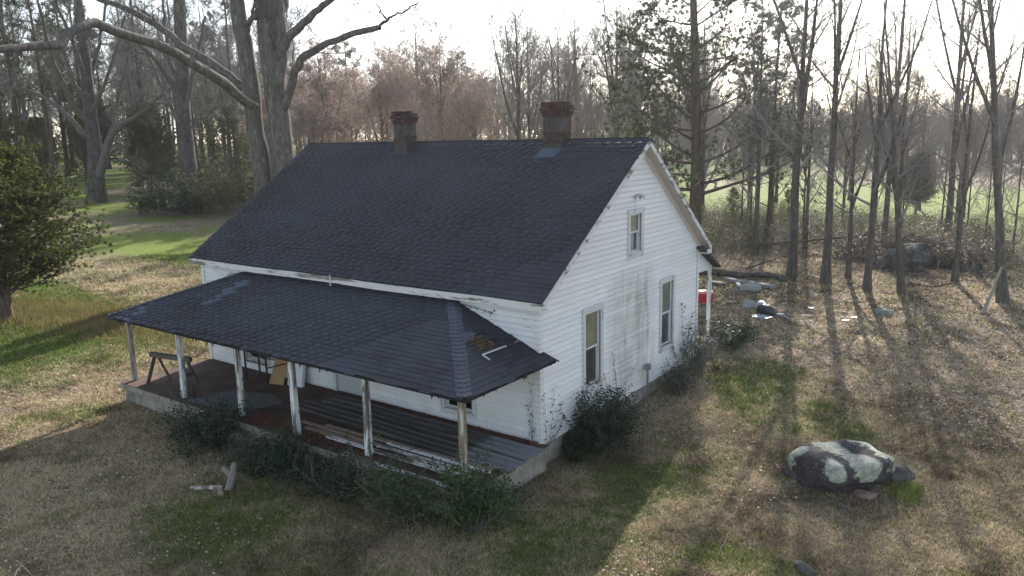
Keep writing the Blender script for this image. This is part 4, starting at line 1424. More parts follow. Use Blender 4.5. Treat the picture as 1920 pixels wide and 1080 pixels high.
def rot_about(d, ang, az):
    """rotate unit vectors d (B,3) by ang away from themselves at azimuth az"""
    ref = np.where(np.abs(d[:, 2:3]) < .9, np.array([[0, 0, 1.0]]), np.array([[1.0, 0, 0]]))
    n = nrm(np.cross(d, ref))
    b = np.cross(d, n)
    return d * np.cos(ang)[:, None] + (n * np.cos(az)[:, None] + b * np.sin(az)[:, None]) * np.sin(ang)[:, None]
def sweep(rg, p, d, ln, n, wob, up):
    """polylines (B,n,3) grown from p along d"""
    B = len(p)
    P = np.empty((B, n, 3))
    P[:, 0] = p
    d = d.copy()
    for k in range(1, n):
        P[:, k] = P[:, k - 1] + d * (ln / (n - 1))[:, None]
        d = nrm(d + rg.normal(0, wob, (B, 3)) + np.array([0, 0, up]))
    return P
def offspring(rg, P, r, m, tmin, tmax, ang, lens, n, wob, up, rscale, rtip, tpow=1.0):
    """m children per polyline. lens: callable(t, parent length) -> length"""
    B, k, _ = P.shape
    t = tmin + (tmax - tmin) * ((np.arange(m)[None] + rg.random((B, m))) / m) ** tpow
    f = t * (k - 1)
    i = np.clip(f.astype(int), 0, k - 2)
    w = (f - i)[..., None]
    bi = np.arange(B)[:, None]
    p = (P[bi, i] * (1 - w) + P[bi, i + 1] * w).reshape(-1, 3)
    d = nrm(P[bi, i + 1] - P[bi, i]).reshape(-1, 3)
    rad = (r[bi, i] * (1 - w[..., 0]) + r[bi, i + 1] * w[..., 0]).reshape(-1)
    plen = np.linalg.norm(np.diff(P, axis=1), axis=2).sum(1)
    ln = (lens(t, plen[:, None]) * np.ones_like(t)).reshape(-1) * rg.uniform(.65, 1.25, B * m)
    a = rg.uniform(R(ang[0]), R(ang[1]), B * m)
    az = (np.arange(m)[None] * 2.4 + rg.uniform(0, 6.28, (B, 1)) + rg.normal(0, .5, (B, m))).reshape(-1)
    q = sweep(rg, p, rot_about(d, a, az), ln, n, wob, up)
    r0 = np.maximum(np.minimum(rad * rscale, ln * .019), rtip)
    rr_ = r0[:, None] + (rtip - r0)[:, None] * np.linspace(0, 1, n)[None] ** .8
    return q, rr_

def bare_tree(seed, H, r0, first=.3, n1=18, len1=.4, ang1=(28, 55), up=.10, n2=7, n3=5, n4=3, twig=.006, wob=.05, taper=.85, tp=1.0, fork=0, bud=False):
    rg = np.random.default_rng(seed)
    t = np.linspace(0, 1, 16)
    tr = np.stack([np.cumsum(rg.normal(0, .014 * H / 10, 16)) * np.sqrt(t), np.cumsum(rg.normal(0, .014 * H / 10, 16)) * np.sqrt(t), t * H], 1)
    tr[:, :2] -= tr[0, :2]
    rad = r0 * (1 - taper * t ** 1.1) * (1 + .5 * np.exp(-t * 28))
    tk, bark_ = Acc(), Acc()
    V_, F_ = tubes(tr[None], rad[None], 10)
    tk.add(V_, F_)
    P0, R0 = tr[None], rad[None]
    if fork:
        q, rq = offspring(rg, P0, R0, fork, .3, .6, (12, 24), lambda t_, l: l * .62 * (1.2 - t_), 12, .03, .06, .8, .03)
        V_, F_ = tubes(q, rq, 7)
        tk.add(V_, F_)
    P1, R1 = offspring(rg, P0, R0, n1, first, .985, ang1, lambda t_, l: l * len1 * (1.28 - t_) * .86 + .5, 9, wob, up, .55, twig * 1.6, tp)
    if fork:
        q1, rq1 = offspring(rg, q, rq, 8, .15, .98, ang1, lambda t_, l: l * len1 * (1.3 - t_) * .9 + .4, 9, wob, up, .55, twig * 1.6)
        P1, R1 = np.concatenate([P1, q1]), np.concatenate([R1, rq1])
    V_, F_ = tubes(P1, R1, 5)
    bark_.add(V_, F_)
    P2, R2 = offspring(rg, P1, R1, n2, .18, 1.0, (22, 55), lambda t_, l: l * .5 * (1.15 - .7 * t_), 6, wob * 1.4, up, .6, twig * 1.2)
    V_, F_ = tubes(P2, R2, 4)
    bark_.add(V_, F_)
    P3, R3 = offspring(rg, P2, R2, n3, .15, 1.0, (22, 55), lambda t_, l: l * .55 * (1.15 - .6 * t_), 4, wob * 1.8, up, .7, twig)
    V_, F_ = tubes(P3, R3, 3)
    bark_.add(V_, F_)
    if n4:
        P4, R4 = offspring(rg, P3, R3, n4, .2, 1.0, (20, 55), lambda t_, l: l * .6 + .05, 3, .12, up, .8, twig * .8)
        V_, F_ = tubes(P4, R4, 3)
        bark_.add(V_, F_)
        if bud:
            bd = Acc()
            V_, F_ = tris_at(rg, np.concatenate([P4[:, -1], P4[:, 1]]), np.repeat(np.array([[0, 0, 1.0]]), 2 * len(P4), 0), 1, .16, .07, .8, .5)
            bd.add(V_, [F_])
            return tk, bark_, bd
    return tk, bark_

def resample(pts, n):
    return smooth_line(pts, n)
def traced_tree(seed, limbs, trunks, levels, twig=.007, up=.05):
    rg = np.random.default_rng(seed)
    tk, cr = Acc(), Acc()
    P0, R0 = [], []
    for li, (pts, a, b) in enumerate(limbs):
        n = 18
        p = resample(pts, n)
        p[1:-1] += rg.normal(0, .035, (n - 2, 3))
        r = a + (b - a) * np.linspace(0, 1, n)
        r = r * (1 + rg.normal(0, .045, n))
        if li in trunks:
            r *= 1 + .35 * np.exp(-np.linspace(0, 1, n) * 12)
        V_, F_ = tubes(p[None], r[None], 14 if li in trunks else 9)
        (tk if li in trunks else cr).add(V_, F_)
        P0.append(p)
        R0.append(r)
    P, R_ = np.array(P0), np.array(R0)
    for (m, tmin, ang, ln, n, sides, rs) in levels:
        q, rq = offspring(rg, P, R_, m, tmin, 1.0, ang, (lambda t_, l, k=ln: (l * 0 + k) * (1.25 - .75 * t_)) if ln > 0 else (lambda t_, l, k=-ln: l * k * (1.2 - .6 * t_)), n, .09, up, rs, twig)
        V_, F_ = tubes(q, rq, sides)
        cr.add(V_, F_)
        P, R_ = q, rq
    return tk, cr

def tris_at(rg, C, D, k, ln, wd, spread, bias=0.0):
    """k thin triangles round every point C (B,3) leaning along D"""
    B = len(C)
    d = nrm(np.repeat(D, k, 0) * bias + rg.normal(0, spread, (B * k, 3)))
    c = np.repeat(C, k, 0) + rg.normal(0, .02, (B * k, 3))
    l = rg.uniform(.6, 1.15, B * k)[:, None] * ln
    s = nrm(np.cross(d, rg.normal(size=(B * k, 3)))) * wd * .5
    V_ = np.stack([c - s, c + s, c + d * l], 1).reshape(-1, 3)
    return V_, np.arange(B * k * 3).reshape(-1, 3)
def leaves_at(rg, C, k, size, spread, flat=.5):
    """k rhombic leaves scattered round every point"""
    B = len(C) * k
    c = np.repeat(C, k, 0) + rg.normal(0, spread, (B, 3))
    d = nrm(rg.normal(size=(B, 3)) * np.array([1, 1, flat]))
    s = nrm(np.cross(d, rg.normal(size=(B, 3)) * .6 + np.array([0, 0, 1.0])))
    l = size * rg.uniform(.6, 1.3, B)[:, None]
    nn = np.cross(d, s)
    V_ = np.stack([c, c + d * l * .5 + s * l * .28 + nn * l * .05, c + d * l, c + d * l * .5 - s * l * .28 + nn * l * .05], 1).reshape(-1, 3)
    return V_, np.arange(B * 4).reshape(-1, 4)

def pine_geo(seed, H, r0, first=.35, nl=46, len1=.24, k=16, trunk_pts=None):
    rg = np.random.default_rng(seed)
    if trunk_pts is None:
        t = np.linspace(0, 1, 12)
        tr = np.stack([np.cumsum(rg.normal(0, .03, 12)), np.cumsum(rg.normal(0, .03, 12)), t * H], 1)
        tr[:, :2] -= tr[0, :2]
    else:
        tr = resample(trunk_pts, 14)
    rad = r0 * (1 - .72 * np.linspace(0, 1, len(tr))) * (1 + .35 * np.exp(-np.linspace(0, 1, len(tr)) * 20))
    tk, cr, nd = Acc(), Acc(), Acc()
    V_, F_ = tubes(tr[None], rad[None], 10)
    tk.add(V_, F_)
    P1, R1 = offspring(rg, tr[None], rad[None], nl, first, .98, (58, 92), lambda t_, l: l * len1 * (1.25 - t_) ** .8 + .3, 8, .10, .05, .35, .018)
    V_, F_ = tubes(P1, R1, 5)
    cr.add(V_, F_)
    P2, R2 = offspring(rg, P1, R1, 10, .25, 1.0, (25, 65), lambda t_, l: l * .42 * (1.2 - .6 * t_), 5, .12, .07, .6, .01)
    V_, F_ = tubes(P2, R2, 3)
    cr.add(V_, F_)
    P3, R3 = offspring(rg, P2, R2, 4, .3, 1.0, (25, 60), lambda t_, l: l * .5, 3, .12, .1, .7, .008)
    V_, F_ = tubes(P3, R3, 3)
    cr.add(V_, F_)
    C = np.concatenate([P3[:, -1], P3[:, 1], P2[:, -1], P2[:, 3]])
    D = np.concatenate([P3[:, -1] - P3[:, -2], P3[:, 2] - P3[:, 1], P2[:, -1] - P2[:, -2], P2[:, -1] - P2[:, -2]])
    V_, F_ = tris_at(rg, C, nrm(D), k, .27, .03, .75, .5)
    nd.add(V_, [F_])
    return tk, cr, nd
def cedar_geo(seed, H, r0, wid, first=.14, nl=64, k=9, shape=.75):
    rg = np.random.default_rng(seed)
    t = np.linspace(0, 1, 10)
    tr = np.stack([np.cumsum(rg.normal(0, .03, 10)), np.cumsum(rg.normal(0, .03, 10)), t * H], 1)
    rad = r0 * (1 - .9 * t)
    tk, nd, cr = Acc(), Acc(), Acc()
    V_, F_ = tubes(tr[None], rad[None], 8)
    tk.add(V_, F_)
    P1, R1 = offspring(rg, tr[None], rad[None], nl, first, 1.0, (50, 85), lambda t_, l: wid * (1.02 - t_) ** shape * (.7 + .6 * sstep(.0, .25, t_)) + .15, 7, .12, .10, .35, .012)
    V_, F_ = tubes(P1, R1, 4)
    cr.add(V_, F_)
    P2, R2 = offspring(rg, P1, R1, 12, .22, 1.0, (25, 65), lambda t_, l: l * .36 * (1.2 - .5 * t_) + .1, 5, .16, .06, .6, .008)
    V_, F_ = tubes(P2, R2, 3)
    cr.add(V_, F_)
    C = P2[:, 1:].reshape(-1, 3)
    D = (P2[:, 1:] - P2[:, :-1]).reshape(-1, 3)
    V_, F_ = tris_at(rg, C + rg.normal(0, .05, C.shape), nrm(D), k, .135, .038, .6, .5)
    nd.add(V_, [F_])
    return tk, cr, nd

def plant_tree(name, loc, geos, mats, label, cat="tree", group=None, rotz=0.0, scale=1.0, names=("trunk", "crown", "foliage"), offset=None):
    """geos: Acc objects (or ready meshes) in local coordinates; offset: world position of the local origin for traced trees"""
    e = empty(name, loc, label, cat, group, rotz)
    e.scale = (scale, scale, scale) if not isinstance(scale, (tuple, list)) else scale
    for g, m, nm in zip(geos, mats, names):
        me = g if isinstance(g, bpy.types.Mesh) else None
        if me is None:
            if offset is not None:
                g.V = [v - np.array(offset) for v in g.V]
            me = g.mesh(nm, m, smooth=nm == "trunk")
        link(nm, me, e)
    return e
def copy_thing(src, loc, rotz, scale, label, group=None):
    c = src.copy()
    COL.objects.link(c)
    c.location = loc
    c.rotation_euler = (0, 0, rotz)
    c.scale = (scale, scale, scale) if not isinstance(scale, (tuple, list)) else scale
    c["label"] = label
    if group:
        c["group"] = group
    elif "group" in c:
        del c["group"]
    for ch in src.children:
        k = ch.copy()
        COL.objects.link(k)
        k.parent = c
    return c
class Kind:
    """first use builds, later uses copy"""
    def __init__(self, name, geos, mats, names=("trunk", "crown", "foliage"), cat="tree"):
        self.a, self.src = (name, geos, mats, names, cat), None
    def put(self, x, y, label, group=None, rotz=None, scale=1.0, dz=-.05):
        rz = rr.uniform(0, 6.28) if rotz is None else rotz
        loc = (x, y, tz(x, y) + dz)
        if self.src is None:
            n, g, m, nm, cat = self.a
            self.src = plant_tree(n, loc, g, m, label, cat, group, rz, scale, nm)
            return self.src
        return copy_thing(self.src, loc, rz, scale, label, group)

# the three old yard trees, limbs where they stand
def old_tree(name, limbs, trunks, seed, levels, mat, label, twig):
    tk, cr = traced_tree(seed, limbs, trunks, levels, twig)
    b = limbs[0][0][0]
    base = (b[0], b[1], tz(b[0], b[1]) - .1)
    if limbs[0][0][0][2] > base[2]:
        p0 = limbs[0][0][0]
    return plant_tree(name, base, (tk, cr), (mat, MT['bark_oak'] if mat is MT['bark_oak'] else MT['twig_oak']), label, "tree", None, 0, 1, offset=base)
def rooted(limbs, ids):
    out = []
    for i, (pts, a, b) in enumerate(limbs):
        if i in ids:
            x, y, z = pts[0]
            g = tz(x, y) - .15
            if z > g + .3:
                pts = [(x, y, g)] + pts
        out.append((pts, a, b))
    return out
LV = [(7, .3, (28, 60), 2.6, 7, 5, .45), (5, .2, (25, 55), -.5, 5, 4, .6), (5, .2, (22, 55), -.55, 4, 3, .7), (3, .2, (20, 55), -.6, 3, 3, .8)]
old_tree("oak_tree", rooted(OAK_LIMBS, (0, 1)), (0, 1), 41, [(5, .3, (30, 65), 1.9, 7, 5, .3), (4, .2, (25, 55), -.5, 5, 4, .6), (4, .2, (22, 55), -.55, 4, 3, .7), (3, .2, (20, 55), -.6, 3, 3, .8)], MT['bark_oak'],
         "massive twin trunked oak rising directly behind the house roof", .008)
old_tree("oak_tree", rooted(DARK_LIMBS, (0,)), (0,), 42, [(8, .3, (28, 60), 3.2, 7, 5, .4), (5, .2, (25, 55), -.5, 5, 4, .6), (5, .2, (22, 55), -.55, 4, 3, .7), (3, .2, (20, 55), -.6, 3, 3, .8)], MT['bark_dark'],
         "dark spreading old oak with a forked trunk at the lawn's edge", .011)
old_tree("oak_tree", rooted(OLD_LIMBS, (0,)), (0,), 43, [(8, .35, (28, 60), 3.4, 7, 5, .4), (5, .2, (25, 55), -.5, 5, 4, .6), (5, .2, (22, 55), -.55, 4, 3, .7), (3, .2, (20, 55), -.6, 3, 3, .8)], MT['bark_dark'],
         "thick straight trunked oak standing in brush between the dark oak and the twin oak", .011)
# big pine beside the gable
pts = rooted([(PINE_LIMBS[0][0], .46, .2)], (0,))[0][0]
tk, cr, nd = pine_geo(44, 22, .46, .27, 46, .33, 34, pts)
base = (pts[0][0], pts[0][1], tz(pts[0][0], pts[0][1]) - .1)
plant_tree("pine_tree", base, (tk, cr, nd), (MT['bark_pine'], MT['bark_pine'], MT['needle']), "tall pine with a straight trunk rising beside the gable end", offset=base)

# kinds for the rest
KG = {}
slim = [Kind("bare_tree", bare_tree(60 + i, 17.5, .195, .24, 18, .28, (28, 68), .07, 8, 6, 3, .0032, .05, .86, 1.0, (3, 2, 4)[i]), (MT['bark_grey'], MT['twig_grey'])) for i in range(3)]
thin = [Kind("sapling", bare_tree(70 + i, 9, .075, .25, 13, .34, (25, 50), .12, 6, 4, 2, .005, .06, .9), (MT['bark_grey'], MT['twig_grey'])) for i in range(2)]
wood = [Kind("bare_tree", bare_tree(80 + i, 20, .32, .30, 18, .34, (28, 66), .07, 7, 5, 3, .0085, .06, .86, 1.0, (0, 2, 3)[i]), (MT['bark_dark'], MT['twig_grey'])) for i in range(3)]
buds = [Kind("budding_tree", bare_tree(90 + i, 12.5, .2, .06, 24, .50, (30, 74), .09, 7, 5, 3, .0075, .07, .92, .9, 4, True), (MT['bark_grey'], MT['twig_bud'], MT['buds']), ("trunk", "crown", "buds")) for i in range(2)]
pale = [Kind("bare_tree", bare_tree(95 + i, 15, .22, .12, 18, .46, (26, 66), .09, 7, 5, 3, .0085, .06, .9, 1.0, 3), (MT['bark_grey'], MT['twig_pale'])) for i in range(2)]
pines = [Kind("pine_tree", pine_geo(100 + i, 20, .25, .4, 34, .17, 12), (MT['bark_pine'], MT['bark_pine'], MT['needle'])) for i in range(2)]
cedars = [Kind("cedar_tree", cedar_geo(110 + i, 8.5, .24, (3.4, 2.8)[i], (.13, .06)[i], (150, 64)[i], (34, 9)[i], (.55, .8)[i]), (MT['bark_cedar'], MT['bark_cedar'], MT['cedar'])) for i in range(2)]

# cedars on the lawn
cedars[0].put(-25.65, -.89, "broad green cedar standing alone on the lawn by the porch end", None, .6, (1.0, 1.0, .80))
cedars[1].put(-53.2, 28.85, "small dark cedar with a bare stem just behind the house eave", None, 1.0, .95)
cedars[1].put(-72.0, 21.0, "dark bluish cedar half hidden behind the lawn cedar", None, 2.0, .8)

# the row of trees along the fence line behind the junk
ROW = [(-1.74, 24.59, 0, 1.05, .3, "straight thick bare trunk nearest the scrap heap in the tree row"),
       (.06, 23.72, 1, 1.0, .2, "bare tree with a flared base second along the row from the scrap heap"),
       (.55, 25.89, 2, .62, 1.0, "thin forked bare tree between the second and fourth trunks of the row"),
       (2.02, 22.93, 0, .78, 2.2, "bare tree beyond the cinder block in the tree row"),
       (3.39, 23.07, 1, .72, 4.0, "slightly leaning bare tree directly before the largest outcrop boulder"),
       (.61, 33.6, 2, .86, 3.0, "dark bare tree growing behind the outcrop's broad low boulder"),
       (1.7, 31.5, 0, .72, 5.2, "dark bare tree leaning over the middle of the outcrop"),
       (4.98, 26.86, 1, .66, 1.4, "pale bare tree at the outcrop end away from the house"),
       (3.32, 37.34, 2, 1.0, .5, "dark trunk with pale ivy patches behind the outcrop"),
       (-5.53, 30.26, 0, .8, 3.4, "slim bare tree in the brush nearest the house's rear corner"),
       (-3.91, 34.5, 1, .62, 4.4, "thin bare tree behind the thick first trunk of the row")]
for x, y, k, s_, rz, lb in ROW:
    o = slim[k].put(x, y, lb, "bare trees of the row behind the yard", rz, s_)
    if "leaning" in lb:
        o.rotation_euler = (R(3), R(6), rz)
o = slim[2].put(7.15, 23.02, "leaning forked bare tree with a pale broken branch at its foot", "bare trees of the row behind the yard", 2.6, .95)
o.rotation_euler = (0, R(9), 2.6)
o = slim[0].put(8.6, 30.0, "bare tree farthest along the row from the house", "bare trees of the row behind the yard", 1.9, .9)
for i, (x, y, s_) in enumerate([(-6.8, 33, .9), (-3.0, 36.6, .8), (-.9, 38.7, .9), (1.0, 36.5, .8), (2.6, 40.0, .9), (5.4, 34.6, .8), (6.3, 30.5, .7), (6.6, 36.5, .9), (-4.9, 37.5, 1.0), (-8.6, 36.5, .9), (7.9, 33, .8), (-2.9, 31.2, .45), (4.1, 38.8, .85), (-.2, 41.5, 1.0), (-6.3, 39.5, 1.0), (7.2, 39, 1.0), (-1.9, 43.2, 1.1), (3.3, 44.5, 1.0)]):
    thin[i % 2].put(x, y, "thin grey sapling growing along the old fence line", "saplings along the fence line", None, s_)

# woods: bare trees, pines and budding trees beyond the lawn and the roof
def in_view(u0, u1, d0, d1, n, seed, gap):
    """stand positions by bearing from the yard, kept apart from each other"""
    rg = np.random.default_rng(seed)
    pts = []
    tries = 0
    while len(pts) < n and tries < n * 60:
        tries += 1
        b = rg.uniform(u0, u1)
        d = math.sqrt(rg.uniform(d0 ** 2, d1 ** 2))
        x, y = CAM[0] + d * math.sin(b), CAM[1] + d * math.cos(b)
        if all((x - a) ** 2 + (y - c) ** 2 > gap ** 2 for a, c in pts):
            pts.append((x, y))
    return pts
rr = random.Random(8)
for i, (x, y) in enumerate(in_view(R(-72), R(-52), 82, 130, 46, 1, 4.4)):
    if i % 5 == 0 or i % 11 == 3:
        pines[i % 2].put(x, y, "dark pine in the dense woods beyond the lawn", "pines in the woods beyond the lawn", None, rr.uniform(.75, 1.15))
    else:
        wood[i % 3].put(x, y, "tall bare tree in the dense woods beyond the lawn", "bare trees in the woods beyond the lawn", None, rr.uniform(.8, 1.2))
for i, (x, y) in enumerate(in_view(R(-71), R(-56), 78, 105, 9, 12, 5)):
    cedars[i % 2].put(x, y, "dark evergreen under the bare trees at the wood's edge", "evergreens at the wood's edge", None, rr.uniform(.7, 1.1))
for i, (x, y) in enumerate(in_view(R(-53), R(-38.5), 66, 86, 12, 2, 4.6)):
    buds[i % 2].put(x, y, "reddish budding tree with dense fine twigs behind the roof", "budding trees behind the roof", None, rr.uniform(.62, 1.12))
for i, (x, y) in enumerate(in_view(R(-54), R(-24), 84, 125, 34, 3, 5)):
    k = i % 6
    if k == 0:
        pines[i % 2].put(x, y, "distant pine among bare trees behind the roof", "pines in the far woods", None, rr.uniform(.6, .85))
    else:
        (pale if k % 2 else wood)[i % 2].put(x, y, "pale bare tree in the far woods behind the roof", "bare trees in the far woods", None, rr.uniform(.75, 1.0))
for i, (x, y) in enumerate(in_view(R(-38.5), R(-22), 62, 80, 9, 4, 5)):
    pale[i % 2].put(x, y, "grey bare tree behind the chimneys", "bare trees behind the chimneys", None, rr.uniform(.85, 1.25))
buds[0].put(-24.0, 41.0, "small reddish budding tree just beyond the gable peak", None, 1.0, .62)
for i, (x, y) in enumerate([(-14.5, 38.5), (-11.0, 41.5), (-18.0, 44.5), (-7.5, 43.0)]):
    cedars[1].put(x, y, "pale green young evergreen behind the gable beside the tall pine", "young evergreens beside the tall pine", None, (.42, .36, .5, .34)[i])
pines[0].put(-6.8, 36.5, "slender pine with a bushy top beside the first tree of the row", None, .4, .74)
for i, (x, y, s_) in enumerate([(-2.0, 62, .75), (3.6, 66, .8), (-9.5, 70, .8), (7.5, 58, .7), (9.5, 72, .9), (-15, 64, .75)]):
    pale[i % 2].put(x, y, "bare tree standing out in the green field", "bare trees in the green field", None, s_)
for i, (x, y, s_) in enumerate([(-9.5, 45.5, .62), (-4.6, 46.4, .58), (2.4, 49, .6), (8.4, 46.5, .6), (-12.5, 49, .7)]):
    pale[i % 2].put(x, y, "low bare tree behind the wire fence", "low bare trees behind the wire fence", None, s_)
cedars[0].put(-1.6, 58.0, "dark round evergreen alone in the green field", None, .3, .55)

# far woods that read as one mass
def far_mass(name, spots, label, hmin, hmax, mat, seed):
    rg = np.random.default_rng(seed)
    acc = Acc()
    for x, y in spots:
        H = rg.uniform(hmin, hmax)
        z0 = float(terr0(x, y)) - .2
        b = np.array([x, y, z0])
        tr = np.stack([b, b + [rg.normal(0, .3), rg.normal(0, .3), H * .5], b + [rg.normal(0, .6), rg.normal(0, .6), H]])[None]
        V_, F_ = tubes(tr, np.array([[.28, .2, .05]]), 4)
        acc.add(V_, F_)
        P1, R1 = offspring(rg, tr, np.array([[.28, .2, .05]]), 14, .1, .98, (25, 60), lambda t_, l: l * .42 * (1.15 - t_) + .6, 5, .08, .1, .4, .02)
        V_, F_ = tubes(P1, R1, 3)
        acc.add(V_, F_)
        P2, R2 = offspring(rg, P1, R1, 8, .15, 1.0, (22, 60), lambda t_, l: l * .55, 3, .1, .1, .6, .02)
        V_, F_ = tubes(P2, R2, 3)
        acc.add(V_, F_)
        V_, F_ = tris_at(rg, P2[:, 2], nrm(P2[:, 2] - P2[:, 1]), 5, .9, .05, .5, .8)
        acc.add(V_, [F_])
    o = link(name, acc.mesh(name, mat))
    tag(o, label, "woods", None, "stuff")
far_mass("distant_woods", in_view(R(-76), R(-48), 132, 170, 70, 5, 3), "grey mass of bare woods far beyond the lawn", 11, 18, MT['twig_grey'], 1)
far_mass("distant_woods", in_view(R(-50), R(-18), 128, 175, 110, 6, 3), "pale mass of bare woods far behind the roof", 8, 14, MT['twig_grey'], 2)
far_mass("distant_woods", in_view(R(-24), R(4), 150, 215, 170, 7, 3), "low hazy wood edge beyond the green field", 8, 13, MT['twig_grey'], 3)

# ------------------------------------------------------------------ shrubs, vines, brush
def shrub_geo(seed, w, d, h, n, k, leaf, dens=1.0, up=.1):
    rg = np.random.default_rng(seed)
    st, lf = Acc(), Acc()
    a = rg.uniform(0, 6.28, n)
    q = np.sqrt(rg.random(n))
    p = np.stack([np.cos(a) * q * w * .3, np.sin(a) * q * d * .3, np.zeros(n)], 1)
    di = nrm(np.stack([np.cos(a) * q * w, np.sin(a) * q * d, np.full(n, h * .9)], 1) + rg.normal(0, .25, (n, 3)))
    P, = (sweep(rg, p, di, rg.uniform(.55, 1.1, n) * h, 6, .16, .02),)
    r = np.linspace(.012, .004, 6)[None].repeat(n, 0)
    V_, F_ = tubes(P, r, 3)
    st.add(V_, F_)
    P2, R2 = offspring(rg, P, r, 5, .3, 1.0, (25, 70), lambda t_, l: l * .35, 4, .16, up, .7, .003)
    V_, F_ = tubes(P2, R2, 3)
    st.add(V_, F_)
    C = np.concatenate([P2[:, 1:].reshape(-1, 3), P[:, 3:].reshape(-1, 3)])
    if dens < 1:
        C = C[rg.random(len(C)) < dens]
    V_, F_ = leaves_at(rg, C, k, leaf, .06)
    lf.add(V_, [F_])
    return st, lf
def shrub(x, y, w, d, h, n, k, leaf, mat, label, seed, group=None, dens=1.0, cat="shrub", name="shrub", rz=0.0):
    e = plant_tree(name, (x, y, tz(x, y) - .03), shrub_geo(seed, w, d, h, n, k, leaf, dens), (MT['twig_grey'], MT[mat]), label, cat, group, rz, 1, ("stems", "foliage"))
    return e
shrub(.62, 1.8, .75, 1.0, 1.35, 60, 8, .075, 'shrubdark', "dense dark evergreen shrub under the front gable window", 201)
shrub(.42, 1.0, .45, .6, .5, 20, 5, .07, 'shrubdark', "low shrub spreading between the corner and the gable shrub", 202)
shrub(.5, -3.05, .62, .6, 1.25, 46, 7, .075, 'shrubleaf', "brightest green shrub at the porch's outer corner", 203)
shrub(.6, -2.3, .5, .6, .7, 18, 3, .06, 'shrubdark', "dark twiggy shrub at the porch side", 204, None, .5)
shrub(-1.1, -3.4, 1.1, .6, 1.1, 46, 5, .07, 'shrubleaf', "tangled green shrub before the white planks", 205, None, .8)
shrub(-2.9, -3.4, 1.0, .55, .95, 36, 5, .07, 'shrubdark', "tangled dark shrub before the fifth porch post", 206, None, .7)
shrub(-4.6, -3.5, 1.2, .7, 1.0, 56, 6, .07, 'shrubdark', "wide dark shrub in the shade before the fourth porch post", 207)
shrub(-7.5, -3.5, 1.0, .8, 1.2, 60, 6, .07, 'shrubdark', "dark rounded shrub against the slab before the third porch post", 208)
shrub(-6.3, -3.4, .8, .5, .7, 20, 3, .06, 'shrubdark', "sparse low shrub between the two dark shrubs by the slab", 209, None, .5)
shrub(.5, 6.2, .55, 1.0, .95, 40, 4, .06, 'vineleaf', "twiggy shrub below the rear gable window", 210, None, .7)
shrub(.45, 7.8, .5, .7, 1.5, 36, 4, .06, 'vineleaf', "tall leggy shrub at the rear corner of the gable", 211, None, .6)
shrub(.5, 10.7, .7, .7, 1.0, 40, 6, .07, 'shrubleaf', "dark privet bush beside the rear porch", 212)
shrub(.9, 8.4, .5, .6, .4, 16, 4, .06, 'bramble', "low weedy bush in the grass beside the rear corner", 213)
shrub(-45.2, 22.6, 4.2, 4.2, 3.6, 80, 6, .2, 'greybush', "olive green bush at the edge of the roof beyond the eave", 214)
shrub(-47.3, 18.6, 3.6, 3.0, 2.6, 60, 5, .2, 'vineleaf', "dark brush around the thick oak trunk", 215)
shrub(-49.0, 23.5, 3.0, 3.0, 4.0, 60, 6, .2, 'vineleaf', "green bush close behind the thick oak trunk", 216)
shrub(-66.0, 29.5, 5.0, 4.0, 3.0, 60, 3, .18, 'vineleaf', "tangled brush pile between the two old oaks", 217, None, .5)
# climbing sprigs on the walls
def sprig(name, stems, k, leaf, mat, label, seed):
    rg = np.random.default_rng(seed)
    st, lf = Acc(), Acc()
    base = np.array(stems[0][0], float)
    for s_ in stems:
        p = resample(s_, 12) - base
        V_, F_ = tubes(p[None], np.linspace(.009, .003, 12)[None], 4)
        st.add(V_, F_)
        V_, F_ = leaves_at(rg, p[2:], k, leaf, .035)
        lf.add(V_, [F_])
    return plant_tree(name, base.tolist(), (st, lf), (MT['twig_grey'], MT[mat]), label, "vine", "climbing sprigs on the house walls", 0, 1, ("stem", "foliage"))
sprig("climbing_vine", [[(.10, .12, .2), (.09, .10, .9), (.08, .06, 1.7)], [(.10, .14, .5), (.09, .34, 1.0), (.08, .46, 1.75)], [(.10, .2, .5), (.09, .55, .95), (.08, .8, 1.35)], [(.10, .3, .5), (.09, .7, .8), (.08, .9, 1.0)]], 4, .06, 'shrubdark', "leafy vine sprigs climbing the corner nearest the porch", 301)
sprig("climbing_vine", [[(-.16, -.10, .62), (-.16, -.08, 1.3), (-.20, -.07, 2.0)], [(-.16, -.10, .62), (-.22, -.08, 1.1), (-.30, -.07, 1.5)]], 4, .055, 'shrubdark', "thin vine sprig climbing the front wall at the corner board", 302)
sprig("climbing_vine", [[(.15, 3.35, .5), (.10, 3.3, 1.3), (.08, 3.2, 1.9)], [(.14, 3.35, .8), (.10, 2.9, 1.1), (.08, 2.75, 1.5)], [(.14, 3.35, .7), (.10, 3.0, .75), (.08, 2.75, .95)], [(.14, 3.35, .7), (.10, 3.8, .95), (.08, 4.5, 1.25)], [(.14, 3.35, .6), (.10, 3.7, .7), (.08, 4.2, .82)]], 5, .05, 'vineleaf', "fern like sprig spreading on the gable below the grey stain", 303)
sprig("climbing_vine", [[(.12, 7.5, .6), (.09, 7.45, 1.8), (.08, 7.4, 2.4)], [(.12, 7.6, .6), (.09, 7.9, 1.4), (.08, 8.2, 2.0)], [(.12, 7.2, .6), (.09, 6.9, 1.0), (.08, 6.7, 1.3)]], 6, .06, 'vineleaf', "tall vine sprigs on the gable near the rear corner", 304)
sprig("climbing_vine", [[(-2.1, -.09, 3.58), (-1.6, -.07, 3.52), (-1.2, -.07, 3.45)], [(-2.2, -.12, 3.56), (-2.3, -.16, 3.62), (-2.1, -.2, 3.66)]], 5, .055, 'shrubdark', "dark leafy sprig where the porch roof meets the wall", 305)
